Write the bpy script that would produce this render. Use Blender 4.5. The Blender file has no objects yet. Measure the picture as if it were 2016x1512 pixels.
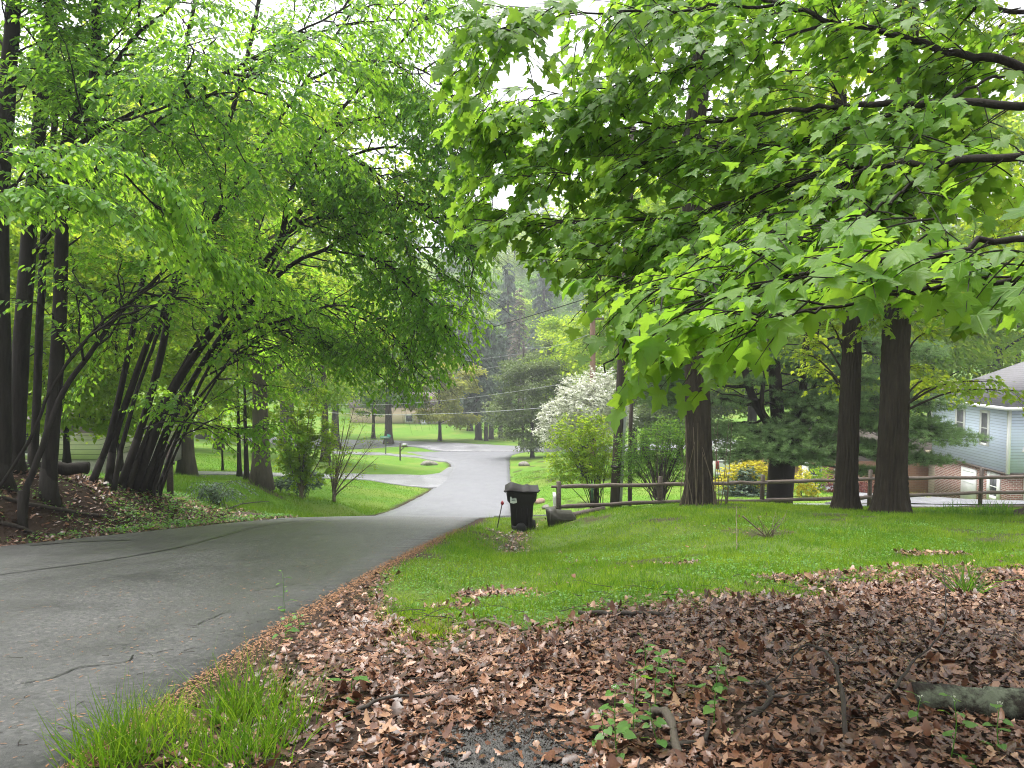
import bpy, math
import numpy as np
from mathutils import Vector
R = math.radians
scene = bpy.context.scene
# ---------------------------------------------------------------- camera, sky, sun, exposure
PITCH = R(2.8)
cam_data = bpy.data.cameras.new('camera')
cam_data.sensor_width = 36.0
F = 1514.0                                   # focal length in photo pixels (2016 wide)
cam_data.lens = 36.0 * F / 2016.0
cam_data.clip_start = 0.05
cam_data.clip_end = 3000
cam = bpy.data.objects.new('camera', cam_data)
cam.rotation_euler = (R(90) - PITCH, 0, 0)
scene.collection.objects.link(cam)
scene.camera = cam

SUN_EL, SUN_AZ = R(72), R(-50)
world = bpy.data.worlds.new('World'); scene.world = world; world.use_nodes = True
wn = world.node_tree; wn.nodes.clear()
wo = wn.nodes.new('ShaderNodeOutputWorld'); wb = wn.nodes.new('ShaderNodeBackground')
sk = wn.nodes.new('ShaderNodeTexSky'); sk.sky_type = 'NISHITA'; sk.sun_disc = False
sk.sun_elevation = SUN_EL; sk.sun_rotation = SUN_AZ; sk.dust_density = 4.0; sk.air_density = 1.0; sk.ozone_density = 1.0
hs = wn.nodes.new('ShaderNodeHueSaturation'); hs.inputs['Saturation'].default_value = 0.14; hs.inputs['Value'].default_value = 1.0
wn.links.new(sk.outputs[0], hs.inputs['Color']); wn.links.new(hs.outputs[0], wb.inputs[0])
wb.inputs[1].default_value = 0.15
wn.links.new(wb.outputs[0], wo.inputs[0])
sd = bpy.data.lights.new('sun', 'SUN'); sd.energy = 1.1; sd.angle = R(40); sd.color = (1.0, 0.97, 0.9)
sun = bpy.data.objects.new('sun', sd); scene.collection.objects.link(sun)
sun.rotation_euler = Vector((math.sin(SUN_AZ)*math.cos(SUN_EL), math.cos(SUN_AZ)*math.cos(SUN_EL), math.sin(SUN_EL))).to_track_quat('Z', 'Y').to_euler()
scene.view_settings.view_transform = 'Standard'; scene.view_settings.look = 'None'
scene.view_settings.exposure = 1.76; scene.view_settings.gamma = 1.0
cy = scene.cycles
cy.max_bounces = 7; cy.diffuse_bounces = 3; cy.glossy_bounces = 2; cy.transmission_bounces = 4; cy.transparent_max_bounces = 4; cy.volume_bounces = 0
cy.use_denoising = True; cy.filter_width = 1.1
try: cy.denoising_input_passes = 'RGB_ALBEDO_NORMAL'; cy.denoising_prefilter = 'NONE'
except Exception: pass
cy.caustics_reflective = False; cy.caustics_refractive = False

# ---------------------------------------------------------------- helpers
def P(px, py, d):
    """world point at forward distance d seen along the photo ray (px, py)"""
    u = (px - 1008.0) / F; v = -(py - 756.0) / F
    c, s = math.cos(PITCH), math.sin(PITCH)
    y = c + v*s; z = -s + v*c
    return np.array((u*d/y, d, z*d/y))
def PR(px, py, d): return P(px, py, d)

class G:
    """geometry accumulator: any number of pieces becomes ONE mesh"""
    def __init__(s): s.V = []; s.Fc = []; s.M = []; s.T = []; s.U = []; s.n = 0
    def add(s, V, Fs, m=0, tone=0.5, uv=None):
        V = np.asarray(V, float).reshape(-1, 3)
        if isinstance(Fs, np.ndarray): Fs = [Fs]
        else:
            by = {}
            for f in Fs: by.setdefault(len(f), []).append(f)
            Fs = [np.array(x, int) for x in by.values()]
        for f in Fs:
            s.Fc.append(f + s.n); s.M.append(np.full(len(f), m, int))
        s.V.append(V); s.n += len(V)
        s.T.append(np.broadcast_to(np.asarray(tone, float), (len(V),)).copy())
        s.U.append(np.zeros((len(V), 2)) if uv is None else np.asarray(uv, float))
    def box(s, c, size, m=0, rz=0.0, tone=0.5, rx=0.0, ry=0.0):
        h = np.array(size)/2.0
        q = np.array([(x, y, z) for x in (-1, 1) for y in (-1, 1) for z in (-1, 1)])*h
        q = rot(q, rx, ry, rz) + np.array(c)
        s.add(q, [(0,1,3,2),(4,6,7,5),(0,4,5,1),(2,3,7,6),(0,2,6,4),(1,5,7,3)], m, tone)
    def tube(s, pts, rad, n=8, m=0, tone=0.5, cap=True, bump=0.0, rng=None):
        pts = np.asarray(pts, float); k = len(pts)
        rad = np.broadcast_to(np.asarray(rad, float), (k,))
        t = np.gradient(pts, axis=0); t /= np.linalg.norm(t, axis=1)[:, None] + 1e-9
        ref = np.array((0.0, 0.0, 1.0)) if abs(t[0, 2]) < 0.8 else np.array((0.0, 1.0, 0.0))
        V = []
        a = np.linspace(0, 2*np.pi, n, endpoint=False)
        for i in range(k):
            ax = np.cross(t[i], ref); ax /= np.linalg.norm(ax) + 1e-9
            ay = np.cross(t[i], ax); ref = np.cross(ax, t[i]) if np.linalg.norm(np.cross(ax, t[i])) > 1e-6 else ref
            r = rad[i]
            if bump and rng is not None: r = rad[i]*(1 + bump*rng.uniform(-1, 1, n))[:, None]
            V.append(pts[i] + r*(np.cos(a)[:, None]*ax + np.sin(a)[:, None]*ay))
        V = np.concatenate(V)
        i, j = np.meshgrid(np.arange(k-1), np.arange(n), indexing='ij')
        j2 = (j+1) % n
        Fq = np.stack([i*n+j, i*n+j2, (i+1)*n+j2, (i+1)*n+j], -1).reshape(-1, 4)
        fs = [Fq]
        if cap: fs = [tuple(f) for f in Fq] + [tuple(range(n))[::-1], tuple(range((k-1)*n, k*n))]
        s.add(V, fs if cap else Fq, m, tone)
    def build(s, name, mats, parent=None, base=None, smooth=False, label=None, cat=None, group=None, kind=None):
        me = bpy.data.meshes.new(name)
        V = np.concatenate(s.V)
        b = np.array(base if base is not None else (LOC[parent] if parent is not None else (0, 0, 0)), float)
        Vl = V - b
        me.vertices.add(len(V)); me.vertices.foreach_set('co', Vl.astype(np.float32).ravel())
        nl = sum(f.size for f in s.Fc); nf = sum(len(f) for f in s.Fc)
        me.loops.add(nl); lv = np.concatenate([f.ravel() for f in s.Fc]); me.loops.foreach_set('vertex_index', lv.astype(np.int32))
        me.polygons.add(nf)
        tot = np.concatenate([np.full(len(f), f.shape[1]) for f in s.Fc])
        st = np.concatenate([[0], np.cumsum(tot)[:-1]])
        me.polygons.foreach_set('loop_start', st.astype(np.int32))
        try: me.polygons.foreach_set('loop_total', tot.astype(np.int32))
        except Exception: pass
        me.polygons.foreach_set('material_index', np.concatenate(s.M).astype(np.int32))
        if smooth: me.polygons.foreach_set('use_smooth', np.ones(nf, bool))
        me.update(calc_edges=True)
        at = me.attributes.new('tone', 'FLOAT', 'POINT'); at.data.foreach_set('value', np.concatenate(s.T).astype(np.float32))
        U = np.concatenate(s.U)
        if np.any(U):
            uv = me.uv_layers.new(name='UVMap'); uv.data.foreach_set('uv', U[lv].astype(np.float32).ravel())
        if not isinstance(mats, (list, tuple)): mats = [mats]
        for mt in mats: me.materials.append(mt)
        o = bpy.data.objects.new(name, me); scene.collection.objects.link(o)
        if parent is not None: o.parent = parent; LOC[o] = b
        else: o.location = b; LOC[o] = b
        tag(o, label, cat, group, kind)
        return o
LOC = {}
def tag(o, label=None, cat=None, group=None, kind=None):
    if label: o['label'] = label
    if cat: o['category'] = cat
    if group: o['group'] = group
    if kind: o['kind'] = kind
def thing(name, loc, label, cat, group=None):
    o = bpy.data.objects.new(name, None); scene.collection.objects.link(o)
    o.empty_display_size = 0.2
    o.location = tuple(float(v) for v in loc); LOC[o] = np.array(loc, float)
    tag(o, label, cat, group); return o
def dup(root, loc, rz=0.0, sc=1.0, label=None, group=None):
    def cp(o, par):
        c = o.copy(); scene.collection.objects.link(c)
        if par is not None: c.parent = par
        for ch in [x for x in bpy.data.objects if x.parent == o]: cp(ch, c)
        return c
    kids = KIDS.setdefault(root, [x for x in bpy.data.objects if x.parent == root])
    c = root.copy(); scene.collection.objects.link(c)
    for ch in kids:
        d = ch.copy(); scene.collection.objects.link(d); d.parent = c
    c.location = tuple(float(v) for v in loc); c.rotation_euler = (0, 0, rz)
    c.scale = (sc, sc, sc) if np.isscalar(sc) else sc
    if label: c['label'] = label
    if group: c['group'] = group
    return c
KIDS = {}
def rot(q, rx=0.0, ry=0.0, rz=0.0):
    if rx: c, s = math.cos(rx), math.sin(rx); q = q @ np.array([[1,0,0],[0,c,-s],[0,s,c]]).T
    if ry: c, s = math.cos(ry), math.sin(ry); q = q @ np.array([[c,0,s],[0,1,0],[-s,0,c]]).T
    if rz: c, s = math.cos(rz), math.sin(rz); q = q @ np.array([[c,-s,0],[s,c,0],[0,0,1]]).T
    return q
def nrm(v): return v/(np.linalg.norm(v, axis=-1, keepdims=True)+1e-9)
def smooth_line(pts, n=16):
    """Catmull-Rom through pts"""
    p = np.asarray(pts, float)
    if len(p) == 2: return p[0] + (p[1]-p[0])*np.linspace(0, 1, n)[:, None]
    q = np.vstack([2*p[0]-p[1], p, 2*p[-1]-p[-2]])
    u = np.linspace(0, len(p)-1-1e-6, n); i = u.astype(int); t = (u-i)[:, None]
    a, b, c, d = q[i], q[i+1], q[i+2], q[i+3]
    return 0.5*((2*b)+(-a+c)*t+(2*a-5*b+4*c-d)*t*t+(-a+3*b-3*c+d)*t**3)
def inst(T, TF, pos, axis, nor, size, cx=None, cyy=None, wid=None):
    """copies of a small template (x across, y along, z up) laid on frames; returns V, F"""
    N, K = len(pos), len(T)
    ay = nrm(axis); az = nor - (nor*ay).sum(1)[:, None]*ay; az = nrm(az); ax = np.cross(ay, az)
    q = np.broadcast_to(T, (N, K, 3)).copy()
    if wid is not None: q[:, :, 0] *= np.asarray(wid)[:, None]
    if cx is not None: q[:, :, 2] += np.asarray(cx)[:, None]*q[:, :, 0]**2
    if cyy is not None: q[:, :, 2] += np.asarray(cyy)[:, None]*q[:, :, 1]**2
    q *= np.broadcast_to(np.asarray(size, float), (N,))[:, None, None]
    V = pos[:, None, :] + q[:, :, 0:1]*ax[:, None] + q[:, :, 1:2]*ay[:, None] + q[:, :, 2:3]*az[:, None]
    Fs = (np.arange(N)*K)[:, None, None] + TF[None]
    return V.reshape(-1, 3), Fs.reshape(-1, TF.shape[1])
# leaf templates
LEAF = np.array([(0,0,0),(.25,.30,.06),(.2,.68,.05),(0,1,-.04),(-.2,.68,.05),(-.25,.30,.06)]); LEAF_F = np.array([(0,1,2,3),(0,3,4,5)])
DIA = np.array([(0,0,0),(.33,.45,.05),(0,1,-.03),(-.33,.45,.05)]); DIA_F = np.array([(0,1,2,3)])
half = [(.10,-.06),(.22,-.10),(.40,-.03),(.30,.10),(.46,.17),(.62,.36),(.47,.40),(.36,.45),(.23,.47),(.27,.64),(.17,.72),(.10,.84)]
MAPLE = np.array([(0,.30,0)] + [(0,.02,0)] + [(x,y,0) for x,y in half] + [(0,1,0)] + [(-x,y,0) for x,y in half[::-1]])
MAPLE[:, 2] = .10*np.abs(MAPLE[:,0]) - .22*MAPLE[:,0]**2 - .10*MAPLE[:,1]**2
_n = len(MAPLE)-1
MAPLE_F = np.array([(0, 1+i, 1+(i+1) % _n) for i in range(_n)])
MAPLE_UV = np.c_[MAPLE[:,0]+.5, MAPLE[:,1]+.05]
mh = [(.35,.02),(.30,.2),(.55,.38),(.24,.45)]
MAP5 = np.array([(0,.3,.03),(0,0,0)]+[(x,y,-.05*(x>.3)) for x,y in mh]+[(0,1,-.08)]+[(-x,y,-.05*(x>.3)) for x,y in mh[::-1]])
_n5 = len(MAP5)-1
MAP5_F = np.array([(0,1+i,1+(i+1)%_n5) for i in range(_n5)])
BLADE = np.array([(-.5,0,0),(.5,0,0),(-.36,.5,0),(.36,.5,0),(0,1,0)])*np.array((.06,1,1)); BLADE_F = np.array([(0,1,3),(0,3,2),(2,3,4)])

# ---------------------------------------------------------------- materials
MATS = {}
def nodes(name):
    m = bpy.data.materials.new(name); m.use_nodes = True; t = m.node_tree
    b = t.nodes.get('Principled BSDF'); MATS[name] = m
    return m, t, b
def ramp(t, fac, stops):
    r = t.nodes.new('ShaderNodeValToRGB'); e = r.color_ramp.elements
    while len(e) < len(stops): e.new(0.5)
    for i, (p, c) in enumerate(stops): e[i].position = p; e[i].color = (*c, 1)
    t.links.new(fac, r.inputs[0]); return r.outputs[0]
def noise(t, scale, detail=4, rough=.6, vec=None, stretch=None):
    n = t.nodes.new('ShaderNodeTexNoise'); n.inputs['Scale'].default_value = scale; n.inputs['Detail'].default_value = detail; n.inputs['Roughness'].default_value = rough
    if vec is None:
        tc = t.nodes.new('ShaderNodeTexCoord'); vec = tc.outputs['Object']
    if stretch:
        mp = t.nodes.new('ShaderNodeMapping'); mp.inputs['Scale'].default_value = stretch; t.links.new(vec, mp.inputs[0]); vec = mp.outputs[0]
    t.links.new(vec, n.inputs['Vector']); return n.outputs[0]
def mixc(t, fac, a, b, mode='MIX'):
    n = t.nodes.new('ShaderNodeMix'); n.data_type = 'RGBA'; n.blend_type = mode
    for s, v in ((n.inputs[0], fac), (n.inputs[6], a), (n.inputs[7], b)):
        if hasattr(v, 'is_output') or hasattr(v, 'links'): t.links.new(v, s)
        else: s.default_value = v if not isinstance(v, tuple) else (*v, 1)
    return n.outputs[2]
def math_(t, op, a, b=None, clamp=False):
    n = t.nodes.new('ShaderNodeMath'); n.operation = op; n.use_clamp = clamp
    for s, v in ((n.inputs[0], a), (n.inputs[1], b)):
        if v is None: continue
        if hasattr(v, 'links'): t.links.new(v, s)
        else: s.default_value = v
    return n.outputs[0]
def bump(t, b, h, strength=.5, dist=.02):
    n = t.nodes.new('ShaderNodeBump'); n.inputs['Strength'].default_value = strength; n.inputs['Distance'].default_value = dist
    t.links.new(h, n.inputs['Height']); t.links.new(n.outputs[0], b.inputs['Normal']); return n
def attr(t, name='tone'):
    n = t.nodes.new('ShaderNodeAttribute'); n.attribute_name = name; return n
def leaf_mat(name, c0, c1, t0, t1, trans=.5, rough=.42, spec=.5, veins=False):
    m, t, b = nodes(name)
    a = attr(t).outputs['Fac']
    col = ramp(t, a, [(0, c0), (1, c1)]); tc = ramp(t, a, [(0, t0), (1, t1)])
    if veins:
        uv = t.nodes.new('ShaderNodeUVMap'); sp = t.nodes.new('ShaderNodeSeparateXYZ'); t.links.new(uv.outputs[0], sp.inputs[0])
        x = math_(t, 'ABSOLUTE', math_(t, 'SUBTRACT', sp.outputs[0], .5)); y = math_(t, 'SUBTRACT', sp.outputs[1], .07)
        ang = math_(t, 'ARCTAN2', x, y); rr = math_(t, 'SQRT', math_(t, 'ADD', math_(t, 'MULTIPLY', x, x), math_(t, 'MULTIPLY', y, y)))
        ds = None
        for aa in (0.0, R(55), R(100)):
            d = math_(t, 'MULTIPLY', rr, math_(t, 'ABSOLUTE', math_(t, 'SINE', math_(t, 'SUBTRACT', ang, aa))))
            ds = d if ds is None else math_(t, 'MINIMUM', ds, d)
        side = math_(t, 'ABSOLUTE', math_(t, 'SINE', math_(t, 'MULTIPLY', math_(t, 'ADD', math_(t, 'MULTIPLY', x, 1.0), math_(t, 'MULTIPLY', y, -.9)), 34)))
        fine = math_(t, 'MULTIPLY', math_(t, 'SUBTRACT', 1.0, math_(t, 'MULTIPLY', side, 4, True)), .45)
        v = math_(t, 'MAXIMUM', math_(t, 'SUBTRACT', 1.0, math_(t, 'MULTIPLY', ds, 30), True), fine)
        col = mixc(t, math_(t, 'MULTIPLY', v, .55), col, (c1[0]*1.9, c1[1]*1.5, c1[2]*1.7)); tc = mixc(t, math_(t, 'MULTIPLY', v, .3), tc, (t0[0]*.6, t0[1]*.6, t0[2]*.6))
        bump(t, b, v, .35, .003)
    t.links.new(col, b.inputs['Base Color']); b.inputs['Roughness'].default_value = rough
    b.inputs['Specular IOR Level'].default_value = spec
    tr = t.nodes.new('ShaderNodeBsdfTranslucent'); t.links.new(tc, tr.inputs[0])
    mx = t.nodes.new('ShaderNodeMixShader'); mx.inputs[0].default_value = trans
    t.links.new(b.outputs[0], mx.inputs[1]); t.links.new(tr.outputs[0], mx.inputs[2])
    t.links.new(mx.outputs[0], t.nodes['Material Output'].inputs[0]); return m
def plain(name, c, rough=.6, metal=0.0, var=.25, scale=8.0, spec=.5, bmp=0.0, stretch=None):
    m, t, b = nodes(name)
    n = noise(t, scale, 5, .65, stretch=stretch)
    t.links.new(ramp(t, n, [(.3, tuple(x*(1-var) for x in c)), (.7, tuple(min(1, x*(1+var)) for x in c))]), b.inputs['Base Color'])
    b.inputs['Roughness'].default_value = rough; b.inputs['Metallic'].default_value = metal; b.inputs['Specular IOR Level'].default_value = spec
    if bmp: bump(t, b, n, bmp, .01)
    return m
def bark_mat(name, c0, c1, scale=14, bmp=.9, lichen=None):
    m, t, b = nodes(name)
    n1 = noise(t, scale, 6, .7, stretch=(1, 1, .16)); n2 = noise(t, 2.2, 4, .6)
    col = mixc(t, n2, ramp(t, n1, [(.32, c0), (.68, c1)]), tuple(x*.6 for x in c1))
    if lichen:
        n3 = noise(t, 5, 6, .75); f = t.nodes.new('ShaderNodeMapRange'); f.inputs[1].default_value = .50; f.inputs[2].default_value = .62; t.links.new(n3, f.inputs[0])
        col = mixc(t, f.outputs[0], col, lichen)
    t.links.new(col, b.inputs['Base Color']); b.inputs['Roughness'].default_value = .85; b.inputs['Specular IOR Level'].default_value = .25
    bump(t, b, n1, bmp, .02); return m

M_bark_dark = bark_mat('bark_dark', (.005,.004,.004), (.042,.035,.028))
M_bark_grey = bark_mat('bark_grey', (.05,.042,.034), (.15,.125,.10), 9)
M_bark_oak = bark_mat('bark_furrowed', (.004,.003,.002), (.075,.058,.043), 15, 1.0)
M_bark_pine = bark_mat('bark_pine', (.012,.009,.007), (.045,.034,.027), 10)
M_bark_far = bark_mat('bark_far', (.05,.04,.035), (.10,.085,.07), 4)
M_moss_log = bark_mat('mossy_bark', (.010,.008,.006), (.05,.042,.034), 26, 1.0, lichen=(.15,.165,.12))
M_twig = plain('twig_wood', (.035,.026,.02), .8, var=.4, scale=20)
M_twig_pale = plain('pale_stem', (.13,.10,.07), .8, var=.3, scale=20)
M_maple = leaf_mat('maple_leaf', (.055,.155,.012), (.125,.265,.022), (.20,.44,.03), (.40,.60,.05), .53, .42, .35, True)
M_beech = leaf_mat('hornbeam_leaf', (.05,.16,.015), (.12,.28,.03), (.27,.58,.035), (.50,.78,.06), .58, .45, .25)
M_bright = leaf_mat('spring_leaf', (.08,.19,.014), (.18,.32,.026), (.38,.58,.03), (.64,.74,.06), .56, .5, .25)
M_mid = leaf_mat('green_leaf', (.04,.11,.018), (.09,.19,.03), (.17,.38,.025), (.32,.54,.045), .48, .5, .25)
M_yellow = leaf_mat('yellow_leaf', (.42,.40,.03), (.68,.60,.05), (.6,.56,.03), (.85,.74,.06), .4, .55, .3)
M_amber = leaf_mat('amber_leaf', (.20,.25,.04), (.38,.38,.07), (.42,.48,.05), (.66,.62,.08), .45, .55, .3)
M_white_fl = leaf_mat('white_petal', (.30,.34,.18), (.90,.88,.84), (.5,.55,.3), (.8,.8,.72), .3, .6, .3)
M_red_leaf = leaf_mat('red_leaf', (.09,.02,.02), (.16,.04,.035), (.2,.04,.03), (.3,.06,.04), .4, .5, .3)
M_needle = leaf_mat('pine_needle', (.065,.135,.05), (.24,.35,.15), (.14,.28,.08), (.34,.50,.18), .42, .5, .4)
M_hemlock = leaf_mat('hemlock_needle', (.07,.11,.035), (.16,.21,.07), (.14,.22,.05), (.28,.36,.10), .35, .5, .4)
M_spruce = leaf_mat('spruce_needle', (.075,.12,.08), (.14,.20,.13), (.08,.15,.08), (.15,.24,.13), .25, .55, .3)
M_dead_needle = leaf_mat('dead_needle', (.17,.15,.115), (.25,.22,.17), (.1,.09,.06), (.15,.13,.09), .2, .7, .2)
M_grass = leaf_mat('grass_blade', (.055,.145,.010), (.19,.30,.025), (.16,.36,.012), (.46,.60,.04), .45, .5, .15)
M_grass_far = leaf_mat('grass_blade_far', (.06,.16,.010), (.15,.26,.02), (.15,.34,.015), (.34,.50,.03), .42, .5, .3)
M_weed = leaf_mat('weed_leaf', (.06,.17,.03), (.12,.26,.05), (.2,.45,.04), (.34,.58,.06), .42, .45, .4)
M_litter = None
def litter_mat():
    m, t, b = nodes('dead_leaf')
    a = attr(t).outputs['Fac']
    c = ramp(t, a, [(0, (.014,.006,.004)), (.3, (.055,.018,.008)), (.6, (.135,.048,.022)), (.85, (.29,.135,.072)), (1, (.52,.32,.20))])
    n = noise(t, 30, 4, .6); c2 = mixc(t, .35, c, ramp(t, n, [(.3, (.03,.014,.010)), (.7, (.24,.12,.075))]))
    t.links.new(c2, b.inputs['Base Color']); b.inputs['Roughness'].default_value = .36; b.inputs['Specular IOR Level'].default_value = .5
    bump(t, b, n, .3, .004); return m
M_litter = litter_mat()
M_orange = plain('orange_bud_scale', (.24,.115,.05), .7, var=.6, scale=60)
# ---------------------------------------------------------------- terrain
_ry = [3.0, 5.76, 9.4, 11.7, 15, 18.2, 22, 26, 30, 36, 45, 55, 67, 80, 92, 100, 108, 116]
_rz0 = [-1.5, -1.80, -2.2, -2.46, -2.82, -3.17, -3.80, -4.56, -5.20, -5.85, -6.40, -6.88, -7.26, -7.75, -8.2, -8.45, -8.55, -8.62]
_rz = [P(1008, 756-F*z/y, y)[2] for y, z in zip(_ry, _rz0)]
_ry = [-12, 0] + _ry; _rz = [-1.1, -1.32] + _rz
def roadz(y): return np.interp(y, _ry, _rz)
_re = np.array([(-12,-2.2),(0,-1.95),(3,-1.83),(5.8,-1.80),(9.4,-1.60),(12,-1.40),(15,-1.08),(18,-.80),(22,-.5),(26,-.25),(30,-.08),(36,.03),(45,.08),(55,-.12),(67,-.22),(80,-.25),(86,.0),(91,.9),(95,2.6),(98,6)])
_le = np.array([(-12,-8),(0,-7.9),(8,-7.85),(11.7,-7.8),(15,-6.7),(18.2,-5.5),(22,-5.5),(30,-5.55),(36,-5.5),(45,-5.05),(55,-4.95),(63,-5.1),(67,-5.3),(71,-5.7),(74,-6.2),(80,-7.4),(86,-10.5),(90,-14),(93,-20)])
def redge(y): return np.interp(y, _re[:,0], _re[:,1])
def ledge(y): return np.interp(y, _le[:,0], _le[:,1])
ctrl = [  # (px, py, distance) read off the photograph: bank, lawns, mound, drive, far side
 (0,940,13.5),(-250,900,13.0),(-700,850,13),(120,945,14.5),(60,1010,12.8),(200,955,16.5),(300,968,17.2),(340,978,18),(150,1022,14),(300,1015,16),(450,1012,18.5),(540,1018,18.6),
 (-100,915,22),(100,935,24),(-300,900,26),(200,940,30),(-100,915,36),
 (340,968,21),(420,990,22.5),(500,955,28),(450,1000,24.5),(600,1010,28),(700,1006,32),(650,985,31),(590,985,31),(790,965,45),(700,950,47),(640,944,46),(500,942,40),(350,938,37),(430,925,44),(560,925,52),
 (450,900,52),(300,890,52),(100,880,55),(700,915,62),(840,918,70),(700,898,78),(780,880,95),(740,868,108),(600,865,110),(400,850,110),(0,830,110),
 (840,850,130),(840,834,142),(1000,845,135),(960,866,118),(1010,868,120),(700,835,140),(500,800,150),(1100,850,125),
 (1060,905,75),(1100,900,75),(1080,930,55),(1040,950,45),(1150,940,45),(1060,990,31),(1100,985,32),(1070,1022,24.5),(1180,1010,24.5),
 (1300,960,33),(1400,965,32),(1500,968,31),(1650,970,33),(1400,993,26),(1560,996,25),(1700,998,24.5),(1850,1000,23.5),(2000,1002,22.5),(2200,1004,22),
 (1750,985,43),(1900,990,36),(2050,992,36),(1600,945,45),(1400,940,45),(2300,990,36),(1500,900,65),(1800,900,70),(2300,900,70),(1250,905,75),(1300,880,100),(1700,850,120),
 (1025,1046,17.5),(1060,1040,18.2),(1100,1028,18.3),(1010,1078,14.5),(1000,1100,12.6),(985,1050,16.6),(940,1040,16.2),(900,1080,12.8),(1000,1160,8.2),
 (1150,1022,17.2),(1200,1006,17.6),(1290,993,17.6),(1400,993,17),(1500,998,16.8),(1670,1002,16.5),(1760,1010,15.7),(1900,1010,16.2),(2016,1012,15.5),(2200,1010,15),
 (1200,1040,15),(1300,1030,14),(1500,1060,11.2),(1700,1050,11.5),(1900,1060,11),(1700,1110,8.4),(1400,1120,8.2),(1200,1120,8.8),
 (1250,1215,5.3),(1500,1172,6.1),(1750,1152,6.5),(2016,1130,6.9),(2300,1125,7),(1000,1240,5.1),(850,1250,5.1),(700,1260,5.0),
 (1500,1500,3.05),(2016,1500,3.05),(1000,1500,3.02),(500,1500,3.02),(2016,1350,3.7),(2500,1420,3.4),
]
C = [tuple(P(*c)) for c in ctrl]
for y in (3,5.8,9.4,12,15,18,22,26,30,36,45,55,67,80,100): 
    C += [(redge(y), y, roadz(y)), (ledge(y), y, roadz(y))]
    if y not in (80, 100): C.append(((redge(y)+ledge(y))/2, y, roadz(y)))
C += [(0,-10,-1.15),(6,-10,-1.1),(20,-8,-.9),(-7,-10,-1.1),(-14,-8,.3),(-30,0,.6),(14,4,-1.4),(30,10,-2.2),(-30,12,-.6),(45,30,-6),(-45,30,-3.5),(-60,60,-4),(60,70,-8),(-12,6,-.3),(-10.2,11,-1.1),(-9.6,5,-.6)]
for x, y, z in ((-160,150,2),(-90,180,-2),(0,175,-8),(0,230,8),(90,170,-3),(180,160,4),(-200,260,22),(-90,280,24),(0,300,30),(90,280,24),(220,260,22),(0,420,50),(-250,420,50),(250,420,50),(-250,60,6),(250,60,4),(-300,200,20),(300,200,20)): C.append((x, y, z))
C = np.array(C, float)
def _phi(r2): return .5*r2*np.log(r2+1e-9)
_sc = 20.0
_X = C[:, :2]/_sc
_K = _phi(((_X[:,None]-_X[None])**2).sum(-1)) + 0.0006*np.eye(len(C))
_A = np.zeros((len(C)+3, len(C)+3)); _A[:len(C),:len(C)] = _K; _A[:len(C),len(C):] = np.c_[np.ones(len(C)), _X]; _A[len(C):,:len(C)] = _A[:len(C),len(C):].T
_w = np.linalg.solve(_A, np.r_[C[:,2], 0, 0, 0])
def tps(x, y):
    x = np.asarray(x, float); y = np.asarray(y, float); sh = x.shape
    q = np.c_[x.ravel(), y.ravel()]/_sc; out = np.empty(len(q))
    for i in range(0, len(q), 20000):
        k = q[i:i+20000]; out[i:i+20000] = _phi(((k[:,None]-_X[None])**2).sum(-1)) @ _w[:len(C)] + _w[len(C)] + k @ _w[len(C)+1:]
    return out.reshape(sh)
def lump(x, y):
    return .5*np.sin(1.7*x+.6*y+1)+.5*np.sin(1.1*y-1.9*x*.7+2)+.35*np.sin(3.1*x+2.7*y)+.3*np.sin(4.3*y-2.2*x+1.3)
def road_w(x, y):
    """1 on the carriageway, falling to 0 a little outside it"""
    e = np.minimum(x-ledge(y), redge(y)-x)          # metres inside the edges
    on = np.clip((e+1.1)/1.0, 0, 1)
    far = np.clip((96-y)/4, 0, 1)
    return on*on*(3-2*on)*far
# grid
_v = np.linspace(0, 1, 330); gy = -10 + 10*_v*1.9 + 400*(np.exp(5.2*_v)-1-5.2*_v)/(np.exp(5.2)-6.2)
_u = np.linspace(-1, 1, 321); gx = 20*_u + 250*np.sign(_u)*(np.exp(5.0*np.abs(_u))-1-5*np.abs(_u))/(np.exp(5.0)-6)
GX, GY = np.meshgrid(gx, gy)
GZ = tps(GX, GY); _W = road_w(GX, GY)
_E = np.minimum(GX-ledge(GY), redge(GY)-GX)
GZ = GZ*(1-_W) + roadz(GY)*_W - (.012+.06*np.clip((_E-.02)/.2, 0, 1))*(_W > .3)
GZ += .03*lump(GX, GY)*(1-_W)*np.clip(GY/6, 0, 1)
def ground(x, y):
    x = np.asarray(x, float); y = np.asarray(y, float)
    i = np.clip(np.searchsorted(gx, x)-1, 0, len(gx)-2); j = np.clip(np.searchsorted(gy, y)-1, 0, len(gy)-2)
    a = np.clip((x-gx[i])/(gx[i+1]-gx[i]), 0, 1); b = np.clip((y-gy[j])/(gy[j+1]-gy[j]), 0, 1)
    return (GZ[j,i]*(1-a)+GZ[j,i+1]*a)*(1-b) + (GZ[j+1,i]*(1-a)+GZ[j+1,i+1]*a)*b
def on_ground(x, y, up=0.0): return np.array((float(x), float(y), float(ground(x, y))+up))
def at(px, d): return float(P(px, 850, d)[0]), d          # x for a photo column at a distance
def ray_ground(px, py):
    dd = np.concatenate([np.linspace(1.5, 40, 1500), np.linspace(40, 200, 900)])
    q = np.array([P(px, py, d) for d in dd]); h = q[:,2]-ground(q[:,0], q[:,1])
    k = int(np.argmax(h < 0)); return q[k]
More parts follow.
